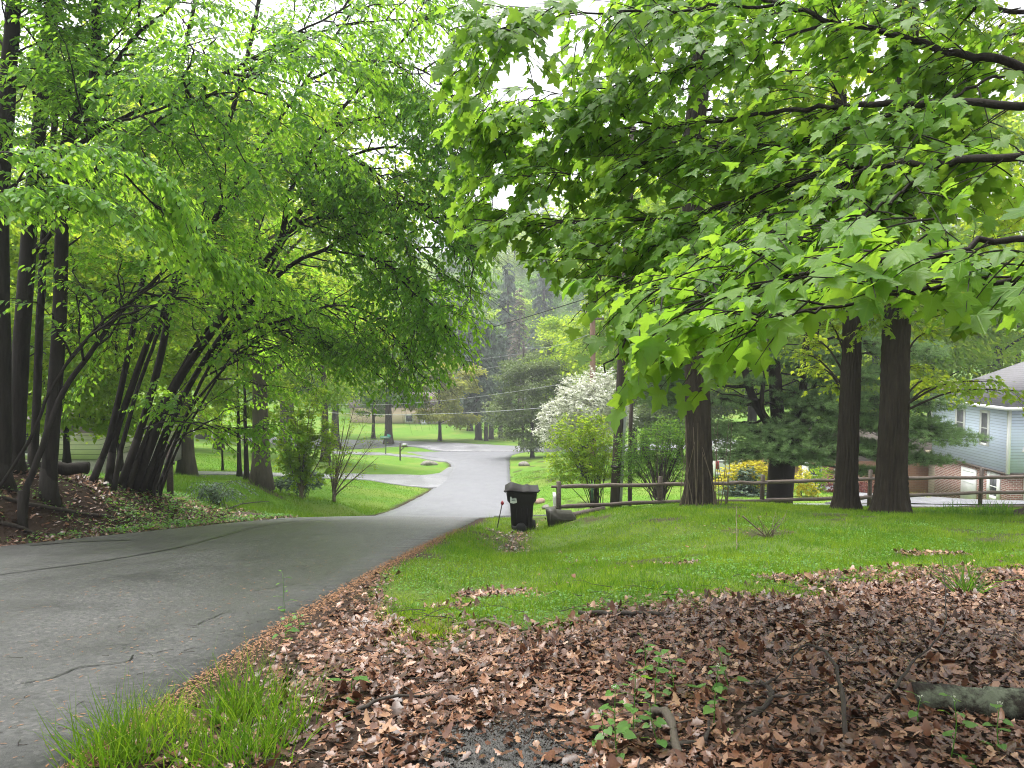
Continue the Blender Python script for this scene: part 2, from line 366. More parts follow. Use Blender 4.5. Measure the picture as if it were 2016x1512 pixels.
# zones: how much lawn / leaf litter grows at (x, y)
_gl = np.array([(-3,9.5),(-1.55,8.6),(-1.1,6.6),(-.75,5.4),(-.45,5.0),(0,5.15),(.83,5.35),(1.95,6.1),(3.1,6.6),(4.5,7.0),(9,7.6),(30,8)])
def zone(x, y):
    x = np.asarray(x, float); y = np.asarray(y, float)
    L = lump(x*.9, y*.9)
    right = x > redge(y)
    lawn = np.clip((y-np.interp(x, _gl[:,0], _gl[:,1])+.42*L+.22*lump(x*3.1+2,y*2.7)+.55)/1.1, 0, 1); lawn = lawn*np.clip(1.35-1.6*np.clip(lump(x*1.25+7,y*1.5+2)-.62,0,1)*2.2,.12,1)
    gut = np.exp(-((x-np.interp(y, [9,12.5,15,17.5,19], [-.35,-.1,.05,.3,.5]))/.28)**2)*np.clip((y-10)/2, 0, 1)*np.clip((19.5-y)/1, 0, 1)
    edge = np.clip(1-(x-redge(y)-.13-.07*L)/.25, 0, 1)*(y < 30)
    lawn_r = lawn*(1-gut*.9)*(1-edge)
    # left: wooded bank then open lawn
    bx = x - ledge(y)
    bank = np.clip((19.0-y+.5*L+.25*np.clip(bx+6,-9,6)*0)/1.0, 0, 1)
    lawn_l = (1-bank)*np.clip((-bx-.15-.1*L)/.3, 0, 1)
    lawn_ = np.where(right, lawn_r, np.where(bx < 0, lawn_l, 0.0))
    return np.where(y > 74, 1.0, np.clip(lawn_, 0, 1))
def ground_mat():
    m, t, b = nodes('ground_cover')
    a = attr(t, 'lawn').outputs['Fac']
    n1 = noise(t, 1.3, 5, .65); n2 = noise(t, 22, 4, .7); n3 = noise(t, .25, 3, .5)
    soil = mixc(t, n2, (.010,.007,.005), (.062,.036,.024))
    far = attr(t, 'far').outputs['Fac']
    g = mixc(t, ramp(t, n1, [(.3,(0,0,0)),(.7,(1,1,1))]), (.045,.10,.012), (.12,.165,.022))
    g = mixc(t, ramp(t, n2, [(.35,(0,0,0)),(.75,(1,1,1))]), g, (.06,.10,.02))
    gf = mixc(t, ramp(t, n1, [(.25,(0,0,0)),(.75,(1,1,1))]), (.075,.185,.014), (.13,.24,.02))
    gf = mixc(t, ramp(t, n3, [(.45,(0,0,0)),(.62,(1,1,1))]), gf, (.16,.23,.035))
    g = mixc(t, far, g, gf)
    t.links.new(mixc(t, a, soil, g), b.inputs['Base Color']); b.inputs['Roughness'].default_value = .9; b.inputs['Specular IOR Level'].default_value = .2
    bump(t, b, n2, .6, .03); return m
def fattr(me, name, v):
    at_ = me.attributes.new(name, 'FLOAT', 'POINT'); at_.data.foreach_set('value', np.asarray(v, np.float32).ravel())
g = G(); ny, nx = GX.shape
i, j = np.meshgrid(np.arange(ny-1), np.arange(nx-1), indexing='ij')
g.add(np.stack([GX, GY, GZ], -1).reshape(-1, 3), np.stack([i*nx+j, i*nx+j+1, (i+1)*nx+j+1, (i+1)*nx+j], -1).reshape(-1, 4))
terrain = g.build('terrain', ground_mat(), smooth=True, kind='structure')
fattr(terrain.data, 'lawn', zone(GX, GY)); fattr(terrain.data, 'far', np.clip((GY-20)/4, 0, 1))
# road
def asphalt(name, c0, c1, rough=(.38,.62), cracks=True):
    m, t, b = nodes(name)
    tc = t.nodes.new('ShaderNodeTexCoord'); ob = tc.outputs['Object']
    n1 = noise(t, 160, 3, .75, ob); n2 = noise(t, .55, 5, .6, ob, (1, .35, 1)); n3 = noise(t, 9, 4, .6, ob)
    vo = t.nodes.new('ShaderNodeTexVoronoi'); vo.inputs['Scale'].default_value = 46; t.links.new(ob, vo.inputs['Vector'])
    sc_ = t.nodes.new('ShaderNodeSeparateColor'); t.links.new(vo.outputs['Color'], sc_.inputs[0]); st = ramp(t, sc_.outputs[0], [(.0,(.22,.22,.23)),(.5,(.85,.85,.86)),(.9,(1.45,1.42,1.36)),(1.0,(3.0,2.8,2.6))])
    col = ramp(t, n1, [(.3, c0), (.7, c1)])
    col = mixc(t, .9, col, st, 'MULTIPLY')
    n4 = noise(t, 1.1, 6, .7, ob); n5 = noise(t, 28, 3, .7, ob)
    col = mixc(t, ramp(t, n5, [(.35,(0,0,0)),(.75,(.7,.7,.7))]), col, tuple(x*1.5 for x in c1))
    col = mixc(t, ramp(t, n4, [(.50,(0,0,0)),(.62,(.55,.55,.55))]), col, tuple(x*.45 for x in c0))
    col = mixc(t, ramp(t, n2, [(.38,(0,0,0)),(.66,(1,1,1))]), col, tuple(x*.62 for x in c1))
    rg = ramp(t, n2, [(.3,(rough[1],)*3),(.7,(rough[0],)*3)])
    h = n1
    if cracks:
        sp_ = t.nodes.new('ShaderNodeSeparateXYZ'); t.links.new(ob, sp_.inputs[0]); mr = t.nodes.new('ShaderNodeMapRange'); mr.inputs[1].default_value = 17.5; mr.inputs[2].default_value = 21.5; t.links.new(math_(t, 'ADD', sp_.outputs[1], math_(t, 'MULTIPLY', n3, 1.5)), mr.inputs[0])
        col = mixc(t, mr.outputs[0], col, mixc(t, n2, (.14,.14,.16), (.20,.20,.225)))  # past the crest: open-sky light and lavender sheen painted into the road colour
        v2 = t.nodes.new('ShaderNodeTexVoronoi'); v2.feature = 'DISTANCE_TO_EDGE'; v2.inputs['Scale'].default_value = .62
        mp = t.nodes.new('ShaderNodeVectorMath'); mp.operation = 'ADD'; nn = t.nodes.new('ShaderNodeTexNoise'); nn.inputs['Scale'].default_value = 2.2; nn.inputs['Detail'].default_value = 4
        t.links.new(ob, nn.inputs['Vector']); t.links.new(ob, mp.inputs[0]); t.links.new(nn.outputs['Color'], mp.inputs[1]); t.links.new(mp.outputs[0], v2.inputs['Vector'])
        ck = math_(t, 'MULTIPLY', math_(t, 'LESS_THAN', v2.outputs['Distance'], .006), math_(t, 'GREATER_THAN', n3, .47))
        ck = math_(t, 'MULTIPLY', ck, math_(t, 'GREATER_THAN', n2, .5))
        col = mixc(t, math_(t, 'MULTIPLY', ck, .75), col, (.012,.012,.012))
    t.links.new(col, b.inputs['Base Color']); t.links.new(rg, b.inputs['Roughness']); b.inputs['Specular IOR Level'].default_value = .5
    bump(t, b, h, .55, .006); return m
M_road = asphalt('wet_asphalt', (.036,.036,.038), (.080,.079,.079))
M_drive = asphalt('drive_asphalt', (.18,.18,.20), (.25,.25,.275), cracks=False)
M_tar = plain('tar_seam', (.018,.018,.019), .35, var=.2)
def sheet(name, rows, mat, up, skirt=.12, kind='structure', rag=0.0, seed=1):
    """a strip: rows of (xl, yl, xr, yr); laid on the ground, edges turned down"""
    rg = np.random.RandomState(seed); n = 14; V = []
    for (xl, yl, xr, yr) in rows:
        k = np.linspace(0, 1, n); x = xl+(xr-xl)*k; y = yl+(yr-yl)*k
        if rag: x[0] += rg.uniform(-rag, rag); x[-1] += rg.uniform(-rag, rag)
        z = up(x, y)
        V += [(x[0]-.02, y[0], z[0]-skirt)] + list(zip(x, y, z)) + [(x[-1]+.02, y[-1], z[-1]-skirt)]
    n += 2; k = len(rows); i, j = np.meshgrid(np.arange(k-1), np.arange(n-1), indexing='ij')
    g = G(); g.add(np.array(V), np.stack([i*n+j, i*n+j+1, (i+1)*n+j+1, (i+1)*n+j], -1).reshape(-1, 4))
    return g.build(name, mat, smooth=False, kind=kind)
def rz(x, y):
    e = np.minimum(x-ledge(y), redge(y)-x); return roadz(y) + .05*np.clip(e/2.5, 0, 1)
ys = np.concatenate([np.arange(-10, 3, .5), np.arange(3, 22, .12), np.arange(22, 96, .5)])
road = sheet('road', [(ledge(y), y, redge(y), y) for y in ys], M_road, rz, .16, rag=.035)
# side street across the valley, and the drives
def on_line(pl, n=40): return smooth_line(np.array(pl, float), n)
def band(name, a, b, mat, up, n=40):
    A, B = on_line(a, n), on_line(b, n)
    return sheet(name, [(q[0], q[1], p[0], p[1]) for p, q in zip(A, B)], mat, lambda x, y: ground(x, y)+up, .3)
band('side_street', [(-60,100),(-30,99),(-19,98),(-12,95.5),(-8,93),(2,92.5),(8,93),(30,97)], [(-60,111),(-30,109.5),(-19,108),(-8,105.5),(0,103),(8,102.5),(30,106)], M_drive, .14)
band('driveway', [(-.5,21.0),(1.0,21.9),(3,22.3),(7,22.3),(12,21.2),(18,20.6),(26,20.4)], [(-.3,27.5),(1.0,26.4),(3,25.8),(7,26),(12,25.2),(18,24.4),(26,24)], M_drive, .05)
def seam(pts, w, name='tar_seam'):
    c = smooth_line([(*p, 0) for p in pts], 50)[:, :2]; rg = np.random.RandomState(3)
    d = np.gradient(c, axis=0); d = np.c_[-d[:,1], d[:,0]]/np.linalg.norm(d, axis=1)[:,None]
    ww = w*rg.uniform(.55, 1.2, len(c))[:,None]
    V = []
    for p in (c-d*ww, c, c+d*ww): V.append(np.c_[p, rz(p[:,0], p[:,1])+.006])
    V = np.concatenate(V); n = len(c); i, j = np.meshgrid(np.arange(2), np.arange(n-1), indexing='ij')
    g = G(); g.add(V, np.stack([i*n+j, i*n+j+1, (i+1)*n+j+1, (i+1)*n+j], -1).reshape(-1, 4)); g.build(name, M_tar, kind='structure')
def rp(px, py): q = ray_ground(px, py); return (q[0], q[1])
seam([rp(-150,1190), rp(0,1155), rp(200,1125), rp(350,1095), rp(430,1072), rp(520,1045), rp(620,1030)], .020)
seam([rp(60,1085), rp(150,1078), rp(260,1076)], .06, 'tar_patch'); seam([rp(190,1052), rp(260,1050)], .04, 'tar_patch'); seam([rp(380,1033), rp(520,1030), rp(640,1026)], .03)

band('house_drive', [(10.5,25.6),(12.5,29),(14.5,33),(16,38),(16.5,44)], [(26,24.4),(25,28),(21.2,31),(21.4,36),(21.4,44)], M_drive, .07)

_rc = np.random.RandomState(8)
for k in range(6):
    y0 = 3.9+k*1.7+_rc.uniform(-.3,.3); off = _rc.uniform(.2,.9); pts = [(redge(y0)-off+_rc.normal(0,.05), y0)]
    for q in range(5): pts.append((pts[-1][0]+_rc.normal(.03,.06), pts[-1][1]+_rc.uniform(.06,.2)))
    seam(pts, _rc.uniform(.003,.007), 'road_crack')

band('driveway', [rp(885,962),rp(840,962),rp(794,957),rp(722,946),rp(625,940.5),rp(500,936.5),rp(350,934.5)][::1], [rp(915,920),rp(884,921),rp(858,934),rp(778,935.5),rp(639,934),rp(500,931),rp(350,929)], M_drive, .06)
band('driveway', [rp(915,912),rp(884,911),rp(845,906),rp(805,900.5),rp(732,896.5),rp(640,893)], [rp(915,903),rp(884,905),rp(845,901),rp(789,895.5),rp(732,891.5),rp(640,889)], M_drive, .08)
# ---------------------------------------------------------------- foliage tools
UP = np.array((0.0, 0.0, 1.0))
def twig_lines(p0, d, L, droop, n=5):
    t = np.linspace(0, 1, n)[None, :, None]
    return p0[:, None] + nrm(d)[:, None]*L[:, None, None]*t - UP*(np.broadcast_to(droop, L.shape)*L)[:, None, None]*t*t
def add_lines(g, lines, r0, r1=.0012, sides=3, m=0):
    N, K, _ = lines.shape
    tg = nrm(np.gradient(lines, axis=1)); ax = nrm(np.cross(tg, UP+np.array((.01,.013,0)))); ay = np.cross(tg, ax)
    r = (np.broadcast_to(r0, (N,))[:, None]*(1-np.linspace(0, 1, K))[None] + r1*np.linspace(0, 1, K)[None])[..., None]
    a = np.arange(sides)*2*np.pi/sides
    V = np.stack([lines + r*(math.cos(x)*ax + math.sin(x)*ay) for x in a], 2)     # N,K,s,3
    i, j = np.meshgrid(np.arange(K-1), np.arange(sides), indexing='ij'); j2 = (j+1) % sides
    Fq = np.stack([i*sides+j, i*sides+j2, (i+1)*sides+j2, (i+1)*sides+j], -1).reshape(-1, 4)
    g.add(V.reshape(-1, 3), ((np.arange(N)*K*sides)[:, None, None]+Fq[None]).reshape(-1, 4), m)
def add_leaves(g, rng, lines, m, size, T, TF, side=.8, fwd=.6, droop=.4, tilt=.35, jit=.02, t0=.15, uv=None, m_i=0, tone=None, curl=.25, wid=(.85,1.15)):
    N, K, _ = lines.shape
    t = np.linspace(t0, 1.0, m)[None] + rng.uniform(-.5, .5, (N, m))*(1-t0)/m
    t = np.clip(t, 0, 1)*(K-1); k = np.minimum(t.astype(int), K-2); f = (t-k)[..., None]
    idx = np.arange(N)[:, None]
    p = lines[idx, k]*(1-f) + lines[idx, k+1]*f; tg = nrm(lines[idx, k+1]-lines[idx, k])
    lat = nrm(np.cross(tg, UP+np.array((.01,.013,0)))); sg = np.where(np.arange(m) % 2 == 0, 1.0, -1.0)[None, :, None]
    ax = nrm(tg*fwd + lat*sg*side*rng.uniform(.5, 1.3, (N, m, 1)) - UP*droop*rng.uniform(.4, 1.6, (N, m, 1)) + rng.normal(0, .18, (N, m, 3)))
    nr = nrm(UP + tg*.35 + rng.normal(0, tilt, (N, m, 3)))
    M = N*m; p = (p + rng.normal(0, jit, p.shape)).reshape(M, 3)
    sz = rng.uniform(size[0], size[1], M)
    tn = (np.clip(rng.beta(2, 2, (N, 1))*.6 + rng.uniform(0, .5, (N, m)), 0, 1) if tone is None else np.clip(rng.normal(tone[0], tone[1], (N, m)), 0, 1)).ravel()
    V, Fs = inst(T, TF, p, ax.reshape(M, 3), nr.reshape(M, 3), sz, cx=rng.uniform(-curl*2, curl*.5, M), cyy=rng.uniform(-curl, curl*.6, M), wid=rng.uniform(*wid, M))
    g.add(V, Fs, m_i, np.repeat(tn, len(T)), None if uv is None else np.tile(uv, (M, 1)))
def perp(rng, tg, bias, N):
    v = rng.normal(0, 1, (N, 3)); v -= (v*tg).sum(1)[:, None]*tg
    return nrm(nrm(v) + bias)
def along(line, s):
    s = np.asarray(s, float)*(len(line)-1); k = np.minimum(s.astype(int), len(line)-2); f = (s-k)[:, None]
    return line[k]*(1-f)+line[k+1]*f, nrm(line[k+1]-line[k])

# ---------------------------------------------------------------- the near maple reaching in from the right
rng = np.random.RandomState(11)
maple_base = on_ground(5.6, 4.6)
maple = thing('maple_tree', maple_base, 'near maple whose broad lobed leaves and dark boughs reach in over the lawn', 'tree')
gt = G(); gl = G()
tx = maple_base
trunk_pts = np.array([tx+(0,0,-.2), tx+(0,0,.6), tx+(.05,0,2.2), tx+(0,.1,4.2), tx+(.1,.2,7)])
gt.tube(smooth_line(trunk_pts, 24), np.linspace(.24,.12,24), 20)
limbs = [
 ([(2400,260,4.7),(2016,135,4.8),(1900,108,4.9),(1780,76,5.1),(1640,38,5.3),(1530,8,5.6),(1430,-25,5.9),(1330,-30,6.2)], .042, .10),
 ([(2400,190,4.3),(2016,200,4.3),(1850,202,4.6),(1700,207,4.9),(1600,212,5.1),(1480,228,5.5),(1330,250,5.9),(1200,266,6.3),(1080,290,6.6)], .036, .12),
 ([(2400,330,3.9),(2016,314,3.8),(1850,318,4.1),(1720,330,4.4),(1640,338,4.6),(1480,385,4.9),(1300,430,5.3),(1100,442,5.7),(930,430,5.9)], .032, .12),
 ([(1800,205,4.6),(1680,250,4.9),(1560,285,5.2),(1400,292,5.4),(1200,330,5.7),(1000,350,6.0)], .016, .1),
 ([(2400,500,3.3),(2016,470,3.2),(1850,500,3.2),(1700,522,3.3),(1500,562,3.4),(1350,602,3.5),(1250,652,3.6),(1185,730,3.65)], .022, .12),
 ([(2400,520,2.9),(2016,540,2.7),(1900,560,2.65),(1750,582,2.55),(1600,605,2.5),(1490,640,2.4)], .016, .1),
 ([(2300,640,3.0),(2016,600,2.9),(1920,600,2.8),(1830,610,2.7)], .014, .15),
 ([(1530,8,5.6),(1350,20,5.5),(1180,25,5.2),(1040,40,5.0),(940,80,4.9)], .016, .1),
 ([(1640,40,5.3),(1450,110,5.5),(1280,150,5.7),(1100,190,5.9),(960,200,6.0)], .014, .1),
 ([(1480,385,4.9),(1380,455,4.9),(1260,540,4.8),(1170,590,4.7),(1120,640,4.6)], .012, .1),
 ([(2400,0,5.2),(2016,20,5.2),(1800,-10,5.4),(1600,-60,5.6)], .03, .1),
 ([(1990,140,4.8),(1880,190,4.7),(1780,250,4.6),(1700,330,4.4),(1640,400,4.3),(1560,450,4.2)], .014, .1),
 ([(1850,318,4.1),(1760,390,4.0),(1680,430,3.9),(1560,480,3.9),(1450,540,3.9),(1370,560,3.9)], .014, .1),
 ([(1720,330,4.4),(1560,400,4.7),(1400,450,4.9),(1230,500,5.1),(1080,520,5.2)], .012, .1),
 ([(1300,252,5.9),(1180,220,6.1),(1060,250,6.3),(980,290,6.4)], .012, .1),
]
lines_all = []
for li, (pp, r, s0) in enumerate(limbs):
    L = smooth_line([P(*q) for q in pp], 40); L[1:] += rng.normal(0, .012, (39, 3))
    r *= .72; gt.tube(L, np.linspace(r, r*.22, 40), 10)
    ln = np.linalg.norm(np.diff(L, axis=0), axis=1).sum()
    n = int(ln/.038); s = rng.uniform(s0, 1.0, n)
    vis = None
    p, tg = along(L, s)
    side = nrm(np.cross(tg, UP)); sg = rng.choice([-1, 1], n)[:, None]
    d = tg*.75 + side*sg*rng.uniform(.25, 1.1, (n, 1)) + UP*rng.normal(.0, .22, (n, 1)) + rng.normal(0, .15, (n, 3))
    Ln = rng.uniform(.3, .85, n)
    tl = twig_lines(p, d, Ln, rng.uniform(.12, .4, n), 6)
    # each side twig carries a few finer ones
    lines_all.append(tl)
    for q in range(2):
        f = rng.uniform(.35, .85, n); kk = (f*5).astype(int); p2 = tl[np.arange(n), kk]; t2 = nrm(tl[:, 5]-tl[:, 3]); s2 = nrm(np.cross(t2, UP))
        d2 = t2*.8 + s2*rng.choice([-1, 1], n)[:, None]*.8 + rng.normal(0, .2, (n, 3))
        lines_all.append(twig_lines(p2, d2, rng.uniform(.15, .4, n), rng.uniform(.2, .6, n), 6))
LA = np.concatenate(lines_all)
tip = LA[:, -1]; uvp = np.c_[1008+F*tip[:,0]/tip[:,1], 756-F*(tip[:,2]/tip[:,1]+math.tan(PITCH))]
# the lower edge of the canopy as it hangs in the photograph
low = np.interp(uvp[:,0], [850,900,1000,1100,1180,1205,1260,1340,1460,1560,1640,1760,1830,1960,2100,2600], [450,500,520,600,640,710,790,740,735,650,640,610,665,690,660,660])
keep = (uvp[:,1] < low-25) & (tip[:,1] > 2.1) & (uvp[:,0] > 855)
dz = rng.rand(len(LA)); openz = (uvp[:,0] > 1480) & (uvp[:,1] < 460); keep &= np.where(openz, dz < .62, dz < .86)
for li in (0, 1, 2):
    Lq = smooth_line([P(*q) for q in limbs[li][0]], 120); lu = np.c_[1008+F*Lq[:,0]/Lq[:,1], 756-F*(Lq[:,2]/Lq[:,1]+math.tan(PITCH))]; dd = np.hypot(uvp[:,None,0]-lu[None,:,0], uvp[:,None,1]-lu[None,:,1]); kk = dd.argmin(1)
    keep &= ~((dd.min(1) < 30) & (uvp[:,0] > 1300) & (tip[:,1] < Lq[kk,1]+.05) & (rng.rand(len(LA)) < .85))      # the boughs stay bare on their lower side
keep &= ((uvp[:,0]-1008)/75)**2+((uvp[:,1]-190)/48)**2 > 1
LA = LA[keep]
add_lines(gt, LA, rng.uniform(.003, .006, len(LA)))
print('maple twigs', len(LA)); add_leaves(gl, rng, LA, 5, (.055, .118), MAPLE, MAPLE_F, side=.6, fwd=.7, droop=.38, tilt=.24, jit=.012, t0=.3, uv=MAPLE_UV, curl=.3)
# the clusters that hang lowest
hang = []
for (px, py, d) in [(1240,790,3.4),(1225,770,3.4),(1205,700,3.55),(1270,700,3.5),(1150,640,4.5),(1450,690,2.35),(1420,720,2.5),(1480,700,2.3),(1400,640,2.6),(1375,770,3.4),(1350,740,3.3),(1330,680,3.2),(1900,640,2.5),(1940,660,2.45),(1840,600,2.6),(960,470,5.8),(970,510,5.8),(900,445,5.8),(1190,660,3.7),(1160,690,3.8),(1230,640,3.6),(1290,760,3.4),(1540,640,2.6),(1610,610,2.6),(1700,590,2.7)]:
    q = P(px, py, d); hang.append((q + rng.normal(0, .02, 3)+UP*.16+np.array((.12,0,0)), (-.75, rng.uniform(-.3,.3), -.5), rng.uniform(.2,.3)))
hp = np.array([h[0] for h in hang]); hd = np.array([h[1] for h in hang]); hl = np.array([h[2] for h in hang])
HL = twig_lines(hp-nrm(hd)*hl[:,None]*.3, hd, hl, np.full(len(hl), .3), 6); add_lines(gt, HL, .004)
add_leaves(gl, rng, HL, 4, (.075, .125), MAPLE, MAPLE_F, side=.6, fwd=.4, droop=.75, tilt=.3, jit=.01, t0=.35, uv=MAPLE_UV, curl=.3)
gt.build('trunk', M_bark_dark, maple, smooth=True); gl.build('crown', M_maple, maple)

# ---------------------------------------------------------------- the slender trees on the left bank
rng = np.random.RandomState(5)
def spray_tree(gt, gl, rng, stems, dens=1.0, lsize=(.07,.115), len2=(1.2,2.8), nleaf=13, bias=(.5,-.25,.0), s_from=.3, tw=9, twl=(.5,1.0)):
    """stems: (world polyline, r0, r1); side branches, twigs in flat drooping sprays and leaves"""
    TL = []
    bias = np.array(bias)
    for L, r0, r1 in stems:
        gt.tube(L, np.linspace(r0, r1, len(L)), 10 if r0 > .08 else 7)
        ln = np.linalg.norm(np.diff(L, axis=0), axis=1).sum()
        n = max(2, int(ln*(1-s_from)*3.0*dens)); s = s_from + (1-s_from)*(np.arange(n)+rng.uniform(0,1,n))/n
        p, tg = along(L, s); d = nrm(tg*.55 + perp(rng, tg, bias, n)*.9 + UP*.12)
        l2 = rng.uniform(*len2, n)*(1.05-.35*s)
        B = twig_lines(p, d, l2, rng.uniform(.05, .35, n), 7); B[:, 1:] += rng.normal(0, .045, B[:, 1:].shape)
        B = B[keep_box_mask(B, low_left)]; l2 = l2[:len(B)]; n = len(B)
        if n == 0: continue
        add_lines(gt, B, .009+.006*l2, .003, 5)
        for k in range(tw):
            f = rng.uniform(.15, 1.0, n)*6; kk = np.minimum(f.astype(int), 5); ff = (f-kk)[:, None]
            q = B[np.arange(n), kk]*(1-ff)+B[np.arange(n), kk+1]*ff; t2 = nrm(B[np.arange(n), kk+1]-B[np.arange(n), kk]); s2 = nrm(np.cross(t2, UP))
            dd = t2*.8 + s2*rng.choice([-1, 1], n)[:, None]*rng.uniform(.4, 1.2, (n, 1)) + UP*rng.normal(.0, .2, (n, 1))
            TL.append(twig_lines(q, dd, rng.uniform(*twl, n), rng.uniform(.1, .55, n), 5))
    T = np.concatenate(TL)
    add_lines(gt, T, .004, .0012, 3)
    return T
def keep_box_mask(T, fn):
    tip = T[:, -1]; return fn(1008+F*tip[:,0]/tip[:,1], 756-F*(tip[:,2]/tip[:,1]+math.tan(PITCH))+25, tip)
def gappy(T, k, lim):
    p = T[:, -1]*k; v = np.sin(p[:,0]*1.9+p[:,2]*1.1)+np.sin(p[:,1]*1.6-p[:,2]*1.7+1)+np.sin(p[:,0]*1.1-p[:,1]*.8+p[:,2]*2.3+2)
    return T[(v > lim) | (rng.rand(len(T)) < .12)]
def pline(pp, n=30, wob=.0): 
    L = smooth_line([P(*q) for q in pp], n)
    if wob: L[2:] += np.cumsum(rng.normal(0, wob, (n-2, 3)), axis=0)*.5
    return L
def keep_box(T, zone_fn):
    tip = T[:, -1]; u = 1008+F*tip[:,0]/tip[:,1]; v = 756-F*(tip[:,2]/tip[:,1]+math.tan(PITCH)); return T[zone_fn(u, v, tip)]
def low_left(u, v, tip):      # the bank's crowns hang no lower than this over the lawn and the road
    lim = np.interp(u, [-400,0,90,200,330,480,540,650,760,860,930,1000], [830,800,850,850,895,905,900,830,800,775,745,600])
    return (v < lim+10) & (u < 985) & (tip[:,1] > 5)
tall = [
 ('tall straight trunk rising at the far left of the wooded bank', [([(2,965,13.2),(6,700,13.2),(4,400,13.2),(18,120,13.2),(26,-80,13.3),(30,-500,13.4)], .17, .10)]),
 ('stout forked tree behind the fallen log, pale bark low on its trunk', [([(28,945,14.2),(48,600,14.2),(66,330,14.3),(92,60,14.4),(108,-120,14.5),(130,-600,14.6)], .17, .09), ([(66,500,14.2),(130,420,13.6),(190,330,13),(300,240,12.5),(420,180,12),(540,120,12)], .05, .015)]),
 ('slim dark tree standing close between two stouter left bank trees', [([(66,935,14.8),(80,650,14.8),(92,430,14.9),(110,200,15),(112,-100,15)], .09, .05)]),
 ('forked dark tree right of the fallen log with spreading upper boughs', [([(95,945,13.8),(110,750,13.8),(122,480,13.8),(133,280,13.9),(178,190,13.9),(188,60,14),(200,-200,14)], .15, .07), ([(178,190,13.9),(215,140,13.6),(260,70,13.4),(310,30,13.2),(400,-60,13)], .05, .02),([(130,300,13.9),(230,240,13.4),(340,195,13),(470,140,12.7),(600,70,12.5),(700,20,12.4)], .05, .012),([(140,260,13.9),(180,235,13.2),(250,232,12.6),(370,190,12),(480,170,11.7)], .04, .012)]),
 ('thin leaning tree crossing in front of the left bank trunks', [([(42,985,12.6),(90,860,12.8),(130,760,13),(190,680,13.2),(240,612,13.4),(320,535,13.6),(420,440,13.8),(520,330,14)], .065, .02), ([(-20,990,12.2),(60,860,12.3),(110,760,12.4),(185,660,12.6),(245,610,12.8),(330,555,13),(420,500,13.2)], .035, .012)]),
]
for lab, st in tall:
    stems = [(pline(q, 34, .015), a*.88, b) for q, a, b in st]
    base = stems[0][0][0]; base = on_ground(base[0], base[1])
    stems[0][0][0] = base - UP*.1
    o = thing('slender_tree', base, lab, 'tree', 'trees on the left bank'); gt = G(); gl = G()
    L0 = stems[0][0]; r = stems[0][1]
    gt.tube(np.array([base-UP*.15, base+UP*.12+ (L0[2]-L0[0])*.02, base+UP*.55+(L0[2]-L0[0])*.05]), [r*1.75, r*1.25, r*.98], 12)
    T = spray_tree(gt, gl, rng, stems, 1.1, (.08,.12), (1.4,3.0), s_from=.36, bias=(.35,-.3,.0), tw=17)
    T = keep_box(T, low_left); q_ = T[:, -1]; T = T[~((756-F*(q_[:,2]/q_[:,1]+math.tan(PITCH)) > 540) & (rng.rand(len(T)) < .7))]; print('tall', len(T)); add_leaves(gl, rng, T, 13, (.085,.135), LEAF, LEAF_F, side=.75, fwd=.5, droop=.45, tilt=.3, jit=.01)
    gt.build('trunk', M_bark_dark, o, smooth=True); gl.build('crown', M_beech, o)
# pale sprays hanging nearest the camera, from a limb of a tree beyond the left edge
o_base = on_ground(-8.6, 8.4)
o = thing('slender_tree', o_base, 'tree left of the frame whose pale leafy spray hangs across the dark trunks', 'tree', 'trees on the left bank'); gt = G(); gl = G()
st = [(smooth_line([o_base-UP*.2, o_base+UP*1.5, o_base+UP*4+np.array((.1,.1,0)), o_base+UP*8], 30), .14, .05),
      (np.vstack([smooth_line([o_base+UP*3.2, P(-150,330,8.6), P(60,300,8.8), P(200,292,9.0), P(300,330,9.2), P(350,400,9.3)], 30)]), .04, .008),
      (smooth_line([o_base+UP*2.8, P(-150,420,8.4), P(20,380,8.5), P(140,370,8.6), P(230,400,8.7)], 24), .03, .008),
      (smooth_line([P(200,292,9.0), P(300,400,9.6), P(400,480,10.2), P(500,530,10.8)], 20), .015, .006)]
T = spray_tree(gt, gl, rng, st[:1], .4, s_from=.6, tw=6)
add_leaves(gl, rng, T[(T[:,-1,2] > 2.5)], 10, (.075,.12), LEAF, LEAF_F)
TL = []
for L, r0, r1 in st[1:]:
    gt.tube(L, np.linspace(r0, r1, len(L)), 8); n = 150
    p, tg = along(L, rng.uniform(.3, 1, n)); s2 = nrm(np.cross(tg, UP))
    TL.append(twig_lines(p, tg*.8+s2*rng.choice([-1,1],n)[:,None]*rng.uniform(.2,1,(n,1)), rng.uniform(.5,1.0,n), rng.uniform(.25,.6,n), 6))
T = np.concatenate(TL); add_lines(gt, T, .004, .001)
add_leaves(gl, rng, T, 13, (.075,.115), LEAF, LEAF_F, side=.7, fwd=.5, droop=.55, tilt=.25, tone=(.75,.2))
gt.build('trunk', M_bark_dark, o, smooth=True); gl.build('crown', M_beech, o)

